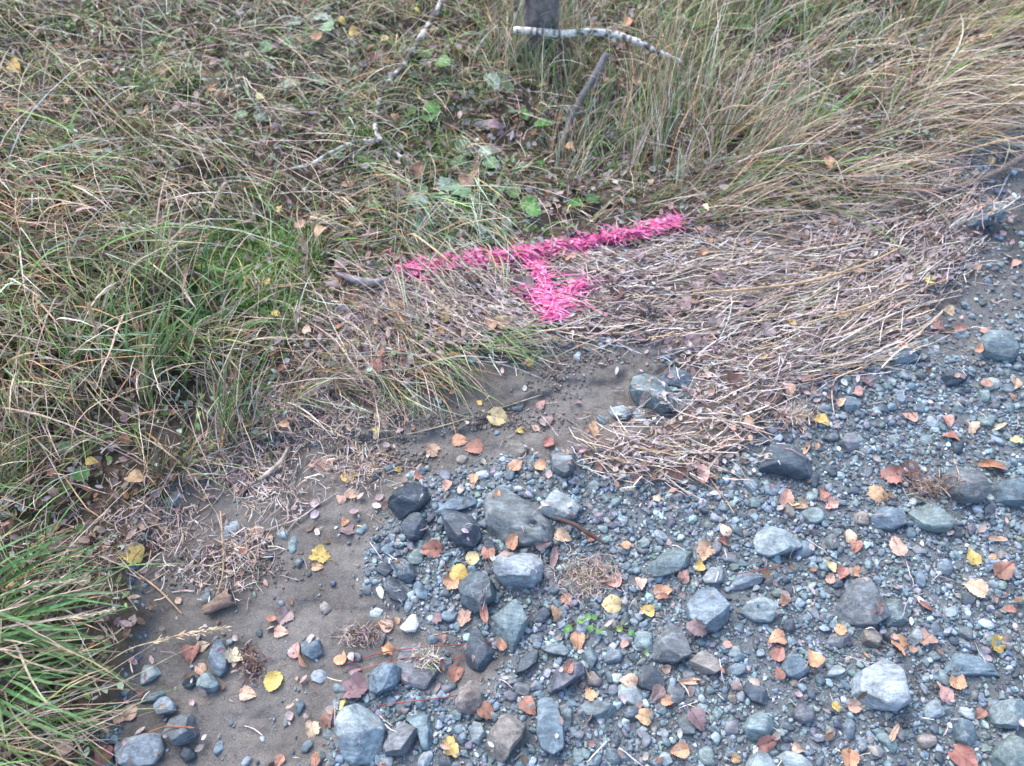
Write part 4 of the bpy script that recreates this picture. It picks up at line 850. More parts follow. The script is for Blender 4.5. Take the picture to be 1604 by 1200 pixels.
stick([(232,1148,.03),(262,1138,.04),(300,1140,.04),(305,1142,.035)], [.0016,.002,.0015,.0008], (.26,.13,.085), 'rust-coloured twig lying across the frosty grey cobble', 'twig', 'twig')
stick([(1086,460,.04),(1180,452,.035),(1270,440,.035),(1360,412,.03),(1420,382,.022)], [.002,.003,.0032,.003,.0015], (.42,.31,.2), 'long tan reed lying flat across the straw litter', 'reed', 'reed')
stick([(1256,508,.03),(1320,490,.03),(1380,470,.025),(1425,452,.015)], [.0015,.0022,.002,.001], (.40,.30,.2), 'shorter tan reed below the long reed', 'reed', 'reed')
stick([(1300,545,.02),(1370,505,.02),(1440,478,.012),(1508,462,.004)], [.002,.0024,.002,.001], (.48,.44,.42), 'pale grey stalk reaching from the litter on to the silt', 'stalk', 'stalk')
stick([(528,428,.03),(555,438,.035),(585,442,.03),(612,434,.02)], [.004,.009,.008,.003], (.27,.25,.27), 'pale grey bark strip left of the pink line', 'bark strip', 'bark_strip')
# red runners
for pts, lab in (([(540,1040,.004),(600,1022,.008),(660,1014,.012),(720,1010,.01),(768,1006,.004)], 'thin red runner stem above the wide mauve stone'),
                 ([(560,1052,.004),(610,1036,.012),(650,1030,.012),(700,1034,.01),(745,1022,.004)], 'lower thin red runner stem across the wide mauve stone'),
                 ([(1150,900,.012),(1190,893,.015),(1215,887,.015),(1245,886,.006)], 'short red stem in the gravel above the pale rounded stone'),
                 ([(590,1105,.012),(650,1098,.014),(700,1092,.01),(735,1085,.004)], 'reddish stem lying behind the two bottom cobbles')):
    P = [at(x, y, u, SURF) for x, y, u in pts]; e = tube_obj('runner_stem', P, [.0007] + [.0011] * (len(P) - 2) + [.0006], plain((.22, .05, .045)), None, 6, .05, 1); tag(e, lab, 'stem')
# bark curl
def bark_curl():
    a, b_ = at(322, 958, .006), at(364, 934, .014); K, M = 16, 14; ax = (b_ - a); L = ax.length; ax.normalize(); s = Vector((0, 0, 1)).cross(ax).normalized()
    V = []
    for i in range(K):
        t = i / (K - 1); c = a + ax * L * t
        for j in range(M):
            th = -2.0 + 4.4 * j / (M - 1); r = .011 * (.6 + .7 * t) * (1 + .12 * math.sin(j * 2 + i * .7)); V.append(c + s * math.sin(th) * r + Vector((0, 0, 1)) * (math.cos(th) * r + .004) + ax * .003 * math.sin(j * 1.7))
    V = np.array([v[:] for v in V]); F = np.array([(i * M + j, i * M + j + 1, (i + 1) * M + j + 1, (i + 1) * M + j) for i in range(K - 1) for j in range(M - 1)])
    me = mesh_np('bark_curl', V, F, BARK, plain((.21, .155, .125))(V, None)); o = link('bark_curl', me)
    md = o.modifiers.new('thick', 'SOLIDIFY'); md.thickness = .0015
    tag(o, 'curled strip of brown bark on the mud right of the tussock', 'bark')
bark_curl()

# ------------------------------------------------------------------ TUSSOCKS, SEED HEADS, LEAFY PLANTS
def tussock(px, py, n, deg, sp, L, hw, label, pal, wt, p0=35, p1=100, rad=.03):
    c = at(px, py); e = empty('grass_tussock', c); tag(e, label, 'grass tussock', 'grass tussocks on the bank')
    def part(name, n, pal, wt, wmul):
        b = Bag(); x = c.x + R.normal(0, rad, n); y = c.y + R.normal(0, rad, n); m = n; cc = pick(pal, wt, n, .14)
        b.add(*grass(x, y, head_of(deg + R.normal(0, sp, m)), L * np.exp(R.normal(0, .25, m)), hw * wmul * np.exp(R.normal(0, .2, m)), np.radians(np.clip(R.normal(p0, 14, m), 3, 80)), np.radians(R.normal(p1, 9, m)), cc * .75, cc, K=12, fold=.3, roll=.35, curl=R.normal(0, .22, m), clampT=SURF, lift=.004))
        b.V = [v - np.array(c[:]) for v in b.V]; o = b.build(name, GRASS, e); tag(o, kind='stuff')
    part('green_blades', int(n * .7), pal, wt, 1.0); part('dry_blades', int(n * .3), [STRAWC, TAN, PSTRAW], (3, 2, 2), .6)
GP = [(0.085, 0.19, 0.07), (0.13, 0.27, 0.11), (0.18, 0.29, 0.12)]
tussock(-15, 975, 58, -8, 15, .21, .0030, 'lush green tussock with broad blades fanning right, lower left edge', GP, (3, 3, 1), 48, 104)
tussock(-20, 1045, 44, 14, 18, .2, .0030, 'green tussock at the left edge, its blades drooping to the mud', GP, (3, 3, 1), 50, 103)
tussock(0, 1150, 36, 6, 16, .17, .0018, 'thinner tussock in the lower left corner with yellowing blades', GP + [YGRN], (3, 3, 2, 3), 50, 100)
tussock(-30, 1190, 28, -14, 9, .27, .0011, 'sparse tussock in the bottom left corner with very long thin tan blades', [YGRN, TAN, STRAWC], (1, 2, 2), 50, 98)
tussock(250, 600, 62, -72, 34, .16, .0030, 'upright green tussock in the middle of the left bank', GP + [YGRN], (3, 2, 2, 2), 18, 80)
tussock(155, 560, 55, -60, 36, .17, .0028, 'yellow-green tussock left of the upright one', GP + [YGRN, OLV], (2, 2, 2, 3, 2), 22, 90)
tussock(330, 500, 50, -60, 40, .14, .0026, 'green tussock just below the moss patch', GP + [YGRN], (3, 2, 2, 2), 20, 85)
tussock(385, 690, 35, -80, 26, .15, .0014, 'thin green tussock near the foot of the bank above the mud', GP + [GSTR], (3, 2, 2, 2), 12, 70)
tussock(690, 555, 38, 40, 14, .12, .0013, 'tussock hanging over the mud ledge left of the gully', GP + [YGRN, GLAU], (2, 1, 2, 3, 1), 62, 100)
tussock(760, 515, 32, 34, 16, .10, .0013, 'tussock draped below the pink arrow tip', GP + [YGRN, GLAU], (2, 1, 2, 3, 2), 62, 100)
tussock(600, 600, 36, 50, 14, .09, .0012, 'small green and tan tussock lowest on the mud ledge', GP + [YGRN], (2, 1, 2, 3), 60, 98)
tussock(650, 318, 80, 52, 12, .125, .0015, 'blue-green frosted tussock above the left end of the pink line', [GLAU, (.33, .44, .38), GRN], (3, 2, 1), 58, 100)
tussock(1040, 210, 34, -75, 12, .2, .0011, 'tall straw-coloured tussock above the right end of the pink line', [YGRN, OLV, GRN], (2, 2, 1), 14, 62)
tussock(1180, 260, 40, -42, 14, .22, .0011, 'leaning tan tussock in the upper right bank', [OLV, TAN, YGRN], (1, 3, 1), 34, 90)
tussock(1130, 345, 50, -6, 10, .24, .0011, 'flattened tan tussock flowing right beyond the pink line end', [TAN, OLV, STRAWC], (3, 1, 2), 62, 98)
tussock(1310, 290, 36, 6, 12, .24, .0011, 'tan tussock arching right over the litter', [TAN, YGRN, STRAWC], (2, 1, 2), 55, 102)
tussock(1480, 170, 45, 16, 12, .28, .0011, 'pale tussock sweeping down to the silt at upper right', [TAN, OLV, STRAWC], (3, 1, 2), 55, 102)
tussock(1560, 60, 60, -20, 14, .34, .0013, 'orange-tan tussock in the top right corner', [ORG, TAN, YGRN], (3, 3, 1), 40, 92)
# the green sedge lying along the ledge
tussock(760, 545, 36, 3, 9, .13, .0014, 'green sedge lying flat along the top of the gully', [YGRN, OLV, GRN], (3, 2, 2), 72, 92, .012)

def seed_stalk(pts, hl, label, c=(.50, .40, .28), thick=1.0, T=None):
    P = px_path([(a, b_, u + (.05 if b_ < 300 and a > 1000 else 0)) for a, b_, u in pts]); P = [p + Vector((0, 0, 0)) for p in P]; e = empty('seed_stalk', P[0]); tag(e, label, 'grass stalk', 'seed stalks')
    tube_obj('stem', P, [.0011] * len(P), plain((.44, .38, .24)), e, 6, .03, 1)
    P = [np.array(p[:]) for p in P]; seg = [np.linalg.norm(P[i + 1] - P[i]) for i in range(len(P) - 1)]; tot = sum(seg)
    n = 190; s = tot - hl * tot * R.random(n); pos = np.zeros((n, 3)); dr = np.zeros((n, 3)); acc = 0
    for i, sg in enumerate(seg):
        q = (s >= acc) & (s <= acc + sg + 1e-9); u = ((s - acc) / sg)[:, None]; v = P[i] + (P[i + 1] - P[i]) * u; pos[q] = v[q]; dr[q] = (P[i + 1] - P[i]) / sg; acc += sg
    hd = np.arctan2(dr[:, 1], dr[:, 0]) + R.normal(0, .28, n); ph = np.arccos(np.clip(dr[:, 2], -1, 1)) + R.normal(0, .22, n)
    wt_ = np.sin(np.pi * np.clip((tot - s) / (hl * tot), .04, .96)) ** .6; pos += R.normal(0, .0016 * thick, (n, 3)) * wt_[:, None]; cc = jit(c, n, .15)
    b = Bag(); b.add(*grass(pos[:, 0], pos[:, 1], hd, R.uniform(.007, .014, n) * thick, R.uniform(.0007, .0013, n) * thick, ph, ph + R.normal(0, .2, n), cc, cc * 1.1, z0=pos[:, 2], K=4, prof='leaf', roll=1.2))
    b.V = [v - np.array(e.location[:]) for v in b.V]; b.build('seed_head', STRAW, e)
seed_stalk([(150,1050,.03),(200,1018,.05),(250,1003,.05),(300,992,.04),(352,984,.025)], .55, 'feathery pale seed head reaching over the mud from the tussock', (.60, .49, .36), 1.1)
seed_stalk([(-40,952,.08),(20,925,.09),(70,912,.09),(125,912,.07)], .6, 'pale seed head lying over the green tussock at the left edge', (.58, .50, .38), 1.3)
seed_stalk([(20,985,.09),(80,972,.1),(130,966,.1),(172,956,.08)], .5, 'narrow pale seed head along a broad green blade', (.58, .52, .38), .9)
seed_stalk([(1220,110,.1),(1290,82,.16),(1350,72,.18),(1400,70,.17),(1450,79,.15)], .55, 'long pale seed head arching right near the top right', (.60, .48, .36), 1.2)
seed_stalk([(1170,95,.1),(1230,66,.16),(1280,44,.18),(1340,22,.2),(1370,14,.2)], .5, 'bent seed head above the long pale one', (.50, .42, .30), 1.0)
seed_stalk([(1240,165,.08),(1310,130,.14),(1380,108,.16),(1450,96,.15),(1520,92,.12),(1590,98,.1)], .35, 'thin seed head reaching to the right edge', (.58, .46, .36), .9)
seed_stalk([(1100,190,.05),(1120,175,.1),(1155,166,.12),(1192,168,.11)], .6, 'tan seed head nodding above the leaning tussock', (.52, .40, .27), 1.0)
seed_stalk([(1450,110,.12),(1480,85,.15),(1520,64,.17),(1552,56,.17)], .45, 'short orange seed head in the top right grass', (.56, .42, .26), .9)
seed_stalk([(1300,265,.04),(1340,235,.1),(1390,232,.12),(1440,250,.1),(1480,262,.08)], .4, 'pale seed head drooping over the long branch', (.58, .48, .38), .9)
seed_stalk([(290,480,.03),(305,410,.1),(325,340,.16),(350,290,.2)], .25, 'tall straight straw stalk rising right of the lower moss', (.54, .46, .34), .9)
seed_stalk([(150,700,.02),(160,560,.12),(140,480,.18)][:3], .25, 'upright tan stalk in the left bank', (.46, .36, .24), .9)
seed_stalk([(615,420,.02),(622,350,.1),(624,290,.17)], .2, 'upright pale stalk left of the frosted tussock', (.56, .50, .40), .8)
seed_stalk([(20,30,.12),(120,115,.11),(200,195,.09),(280,255,.06)], .12, 'very long pale stem slanting down across the top left', (.62, .56, .46), .8)
seed_stalk([(0,80,.1),(100,130,.09),(190,200,.08),(270,265,.05)], .12, 'second long pale stem, left of and below the longest one', (.60, .52, .42), .8)
seed_stalk([(1405,130,.05),(1404,85,.12),(1403,45,.18)], .4, 'short upright seed head crossing the long arching one', (.56, .46, .34), .8)

def herb_leaf_mesh(kind, rng):
    n = 26; an = np.linspace(-math.pi / 2, 1.5 * math.pi, n, endpoint=False); t = (np.arange(n) / n)
    if kind == 'oval': r = np.stack([.5 * np.cos(an), .5 + .62 * np.sin(an)], 1); r[:, 0] *= 1 - .25 * r[:, 1]
    elif kind == 'blade': r = np.stack([.17 * np.cos(an), .6 + .85 * np.sin(an)], 1)
    else: r = np.stack([np.cos(an), np.sin(an)], 1) * (.5 + .06 * np.cos(14 * an))[:, None] * np.array([1, 1.05]) + np.array([0, .5])
    ctr = np.array([0, r[:, 1].mean()]); V = []
    for f in (0, .5, .85, 1):
        for k in range(n if f else 1):
            p = ctr + (r[k] - ctr) * f; z = .25 * abs(p[0]) - .22 * p[1] ** 2 + .05 * math.sin(k * 2.1) * f + .12 * p[1]; V.append((p[0], p[1], z))
    F = []
    for k in range(n): F.append((0, 1 + k, 1 + (k + 1) % n, 1 + (k + 1) % n))
    V = np.array(V); Q = [(1 + f * n + k, 1 + (f + 1) * n + k, 1 + (f + 1) * n + (k + 1) % n, 1 + f * n + (k + 1) % n) for f in range(2) for k in range(n)]
    T = [(0, 1 + k, 1 + (k + 1) % n) for k in range(n)]; return V, np.array(T + [(a, b, c) for a, b, c, d in Q] + [(a, c, d) for a, b, c, d in Q])
LEAFM = {k: herb_leaf_mesh(k, R) for k in ('oval', 'blade', 'round')}
def leafy(px, py, leaves, label, kind='oval', up=.02):
    c = at(px, py, .012); e = empty('leafy_plant', c); tag(e, label, 'plant', 'low leafy plants in the grass')
    for (dx, dy, size, rot, col) in leaves:
        V, F = LEAFM[kind]; p = at(px + dx, py + dy, up * random.uniform(.6, 1.3)); s = size * mpp(py)
        M = Matrix.Translation(p - c) @ Matrix.Rotation(float(head_of(rot)) - math.pi / 2, 4, 'Z') @ Matrix.Rotation(random.uniform(-.25, .35), 4, 'X') @ Matrix.Rotation(random.uniform(-.3, .3), 4, 'Y') @ Matrix.Scale(s, 4)
        Mn = np.array(M); W = V @ Mn[:3, :3].T + Mn[:3, 3]
        col_ = np.array(col) * (1 + .25 * n3(V * 5, 3))[:, None]; rim = (np.arange(len(V)) > 52)[:, None] * .3; col_ = col_ * (1 - rim) + np.array([.5, .56, .52]) * rim * .9
        link('leaf', mesh_np('leaf', W, F, HERB, col_), e)
        q = p - c; tv, tf, tt = tube([(0, 0, -.012), q * .5 + Vector((0, 0, .006)), q], [.0008, .0007, .0006], 6, 0, 0, sub=4); link('leaf_stalk', mesh_np('leaf_stalk', tv, tf, HERB, np.tile((.18, .2, .08), (len(tv), 1))), e)
G1, G2, G3, G4 = (.13, .30, .09), (.20, .34, .20), (.34, .45, .38), (.09, .20, .07)
leafy(690, 300, [(-24,-6,30,150,G2),(-4,-8,34,-10,G3),(18,-4,30,20,G2),(-22,14,28,170,G3),(8,10,24,40,G1)], 'frost-edged green strawberry-like plant above the pink line', 'oval')
leafy(780, 325, [(-6,-10,26,-60,G2),(6,-2,44,75,G3),(-20,0,24,-150,G2)], 'plant with a long curled pale blue-green leaf left of the arrow shaft', 'blade')
leafy(815, 318, [(0,0,26,10,G1),(-12,-8,22,-80,G1),(14,4,22,50,G1),(-14,8,20,150,G4)], 'bright green lobed plant just right of the curled pale leaf', 'round')
leafy(745, 245, [(-10,-6,26,-140,G3),(8,-4,26,-20,G3),(14,8,24,30,G2),(-14,8,22,160,G2)], 'pale frosted plant above the curled pale leaf', 'oval')
leafy(670, 92, [(-4,0,28,-100,G1),(12,6,24,20,G1)], 'fresh green round-leaved plant beside the forked birch twig', 'round')
leafy(640, 118, [(0,0,22,0,G3),(-14,4,20,160,G3)], 'small pale frosted rosette under the forked birch twig', 'round')
leafy(765, 118, [(0,0,26,60,G3),(16,12,22,20,G2)], 'pale oval-leaved plant left below the trunk', 'oval')
leafy(665, 165, [(0,0,26,30,G1),(-14,4,22,150,G1),(6,14,22,80,G4)], 'green plant with three bright leaves right of the forked twig', 'round')
leafy(560, 250, [(0,0,24,-20,G1),(-20,-4,22,170,G2),(14,8,20,50,G4)], 'green plant in the fork of the birch twig', 'round')
leafy(490, 30, [(0,0,28,0,G3),(-18,6,24,170,G3),(16,10,22,40,G2)], 'pale blue-green frosted plant near the top left of centre', 'round')
leafy(440, 65, [(0,0,20,0,G3),(-12,6,20,170,G2)], 'small frosted plant left of the pale blue-green one', 'round')
leafy(400, 180, [(0,0,24,0,G3),(-14,0,18,180,G2)], 'single pale weed in the upper left grass', 'oval')
leafy(480, 120, [(0,0,26,10,G3),(-18,8,22,150,G3),(16,6,20,30,G2)], 'pale weed right of the upper left grass middle', 'oval')
leafy(575, 320, [(0,0,20,0,G2),(-14,8,18,150,G2)], 'dull green weed left of the frosted tussock', 'oval')
leafy(120, 735, [(0,0,26,40,G4),(-16,-22,26,-100,G2),(-8,20,20,120,G1)], 'dark green plant low on the left bank', 'round')
leafy(840, 195, [(0,0,22,0,G1),(-14,-10,22,-120,G1)], 'green plant below the trunk, left of the leaning stick', 'oval')
leafy(1130, 30, [(0,0,28,-30,G4),(-20,8,26,160,G1),(18,12,26,30,G4)], 'dark green plant at the top, right of the birch branch', 'oval')
leafy(920, 310, [(0,0,20,0,G4),(-14,6,18,150,G1)], 'dark green weed above the middle of the pink line', 'oval')
leafy(905, 985-10, [(-10,6,10,150,G1),(0,0,10,-20,G1),(12,-6,10,-30,G1),(22,-10,9,20,G1),(-18,8,9,90,G1)], 'tiny green runner plant right of the diamond-shaped stone', 'round', .015)
leafy(965, 985, [(-30,0,9,60,G1),(0,0,10,0,(.22,.32,.08)),(12,-6,9,-60,(.22,.32,.08)),(20,4,9,30,G1),(-40,-6,10,90,G1)], 'tiny yellow-green plant below the cream leaf in gravel', 'round', .014)
leafy(1002, 1008, [(0,0,10,0,G1),(8,10,9,60,G1)], 'tiny two-leaved green sprig above the dark slate shield', 'round', .012)

# dried clumps: moss tuft and drifted root wads
def clump(px, py, rx, ry, n, pal, wt, L, hw, zr, name, label, cat, p0=(30, 95)):
    c = at(px, py, .0, SURF); e = Bag(); qx, qy = at_np(px + R.normal(0, .5, n) * rx, py + R.normal(0, .5, n) * ry); cc = pick(pal, wt, n)
    e.add(*grass(qx, qy, R.uniform(-3.14, 3.14, n), R.uniform(.4, 1.3, n) * L, R.uniform(.6, 1.4, n) * hw, np.radians(R.uniform(*p0, n)), np.radians(R.uniform(60, 130, n)), cc, cc, z0=samp(SURF, qx, qy) + R.random(n) * zr, K=6, prof='straw', curl=R.normal(0, 1.3, n), clampT=SURF))
    o = e.build(name, STRAW); tag(o, label, cat)
clump(918, 905, 46, 30, 560, [GSTR, TAN, OLV, PSTRAW, MAU], (3, 1.4, 1, 1.6, 3), .024, .0005, .007, 'dried_moss_clump', 'matted clump of dried moss and straw right of the cracked whitish block', 'moss clump')
clump(668, 1035, 18, 16, 150, [STRAWC, GSTR, YGRN], (3, 2, 1), .02, .0006, .012, 'dried_tuft', 'little spiky dried tuft standing on the wide mauve stone', 'tuft', (15, 70))
clump(1450, 768, 34, 16, 150, [TAN, BRN, MAU, BRN], (1, 2, 2, 2), .03, .0006, .016, 'root_wad', 'tangled wad of thin roots between crumpled leaves and rough grey block', 'roots')
clump(565, 995, 28, 11, 330, [MAU, BRN, GSTR], (3, 2, 1), .02, .0006, .01, 'root_wad', 'dark tangle of rootlets on the silt below the white quartz stone', 'roots')
clump(395, 1040, 18, 26, 160, [(.10, .06, .06), BRN, MAU], (3, 2, 1), .014, .0012, .008, 'root_wad', 'dark purple curved scrap of roots left of the round orange leaf', 'roots')
clump(1018, 495, 16, 10, 160, [(.08, .08, .09), MAU], (3, 1), .014, .0015, .02, 'root_wad', 'small black knot of debris right of the pink arrow', 'debris')
clump(1240, 655, 28, 12, 320, [GSTR, MAU, TAN], (2, 2, 2), .03, .0007, .012, 'straw_wad', 'loose wad of straw at the lower right rim of the litter', 'straw')

# ------------------------------------------------------------------ FALLEN LEAVES
def leaf_proto(kind, seed):
    rng = np.random.default_rng(seed); n = 36; an = np.linspace(0, 2 * math.pi, n, endpoint=False)   # tip at +Y
    s = np.sin(an); c = np.cos(an)
    ser = .035 * np.where(np.arange(n) % 2, 1, -1) + rng.normal(0, .03, n)
    if kind == 'birch': x = .80 * c * (1 - .36 * s) * (1 + ser); y = (s * 1.0 + .18 * np.maximum(s, 0) ** 6) * (1 + ser)
    elif kind == 'aspen': x = .95 * c * (1 + ser * .8); y = (s * .92 + .16 * np.maximum(s, 0) ** 10) * (1 + ser * .8)
    elif kind == 'lance': x = .36 * c * (1 + ser * .5); y = s * 1.25
    else:
        r = 1 + .11 * np.cos(3 * an + rng.uniform(0, 6)) + .09 * np.cos(5 * an + rng.uniform(0, 6)) + .05 * np.cos(9 * an + rng.uniform(0, 6)) + 1.6 * ser; x, y = c * r * .80, s * r * .95
    tears = rng.random() < .35
    rad = np.ones(n)
    if tears: k = rng.integers(n); rad[(np.arange(n) - k) % n < 5] *= rng.uniform(.55, .8)
    O = np.stack([x * rad, y * rad], 1); V = [(0, 0, 0)]
    a, b, ph, cv = rng.uniform(.08, .5), rng.uniform(-.4, .4), rng.uniform(0, 6), rng.uniform(-.15, .35)
    if kind == 'lobed': a *= 1.5; cv *= 1.6
    for f in (.34, .62, .84, 1.0):
        for k in range(n):
            p = O[k] * f; z = a * abs(p[0]) * 1.0 + b * p[1] ** 2 + cv * f ** 3 * math.sin(an[k] * 2 + ph) + .06 * f * f * math.sin(an[k] * 5 + ph * 2); V.append((p[0], p[1], z))
    V = np.array(V); V[:, 2] -= np.percentile(V[:, 2], 20)
    T = [(0, 1 + k, 1 + (k + 1) % n) for k in range(n)]
    for f in range(3):
        for k in range(n):
            q = (1 + f * n + k, 1 + (f + 1) * n + k, 1 + (f + 1) * n + (k + 1) % n, 1 + f * n + (k + 1) % n); T += [q[:3], (q[0], q[2], q[3])]
    V[:, :2] *= .5; V[:, 2] *= .5
    me = mesh_np('fallen_leaf', V, np.array(T), LEAF)
    y0 = V[:, 1].min(); tv, tf, _ = tube([(0, y0 + .06, V[0, 2]), (.04, y0 - .18, .05), (rng.uniform(-.2, .2), y0 - .45, .02)], [.018, .014, .016], 6, 0, sub=4)
    sm = mesh_np('stem', tv, tf, LEAF); return me, sm
PROT = {k: [leaf_proto(k, 100 * i + j) for j in range(7)] for i, k in enumerate(('birch', 'aspen', 'lance', 'lobed'))}
LCOL = {'y': ('yellow', (.60, .44, .16)), 'Y': ('pale yellow', (.60, .54, .29)), 'o': ('orange', (.55, .335, .22)), 'p': ('peach', (.55, .385, .30)), 'c': ('cream', (.68, .56, .42)),
        'r': ('red-brown', (.34, .18, .15)), 'm': ('mauve', (.25, .195, .21)), 'd': ('dark brown', (.11, .07, .065)), 't': ('tan', (.44, .31, .22)), 'k': ('pinkish', (.50, .32, .28))}
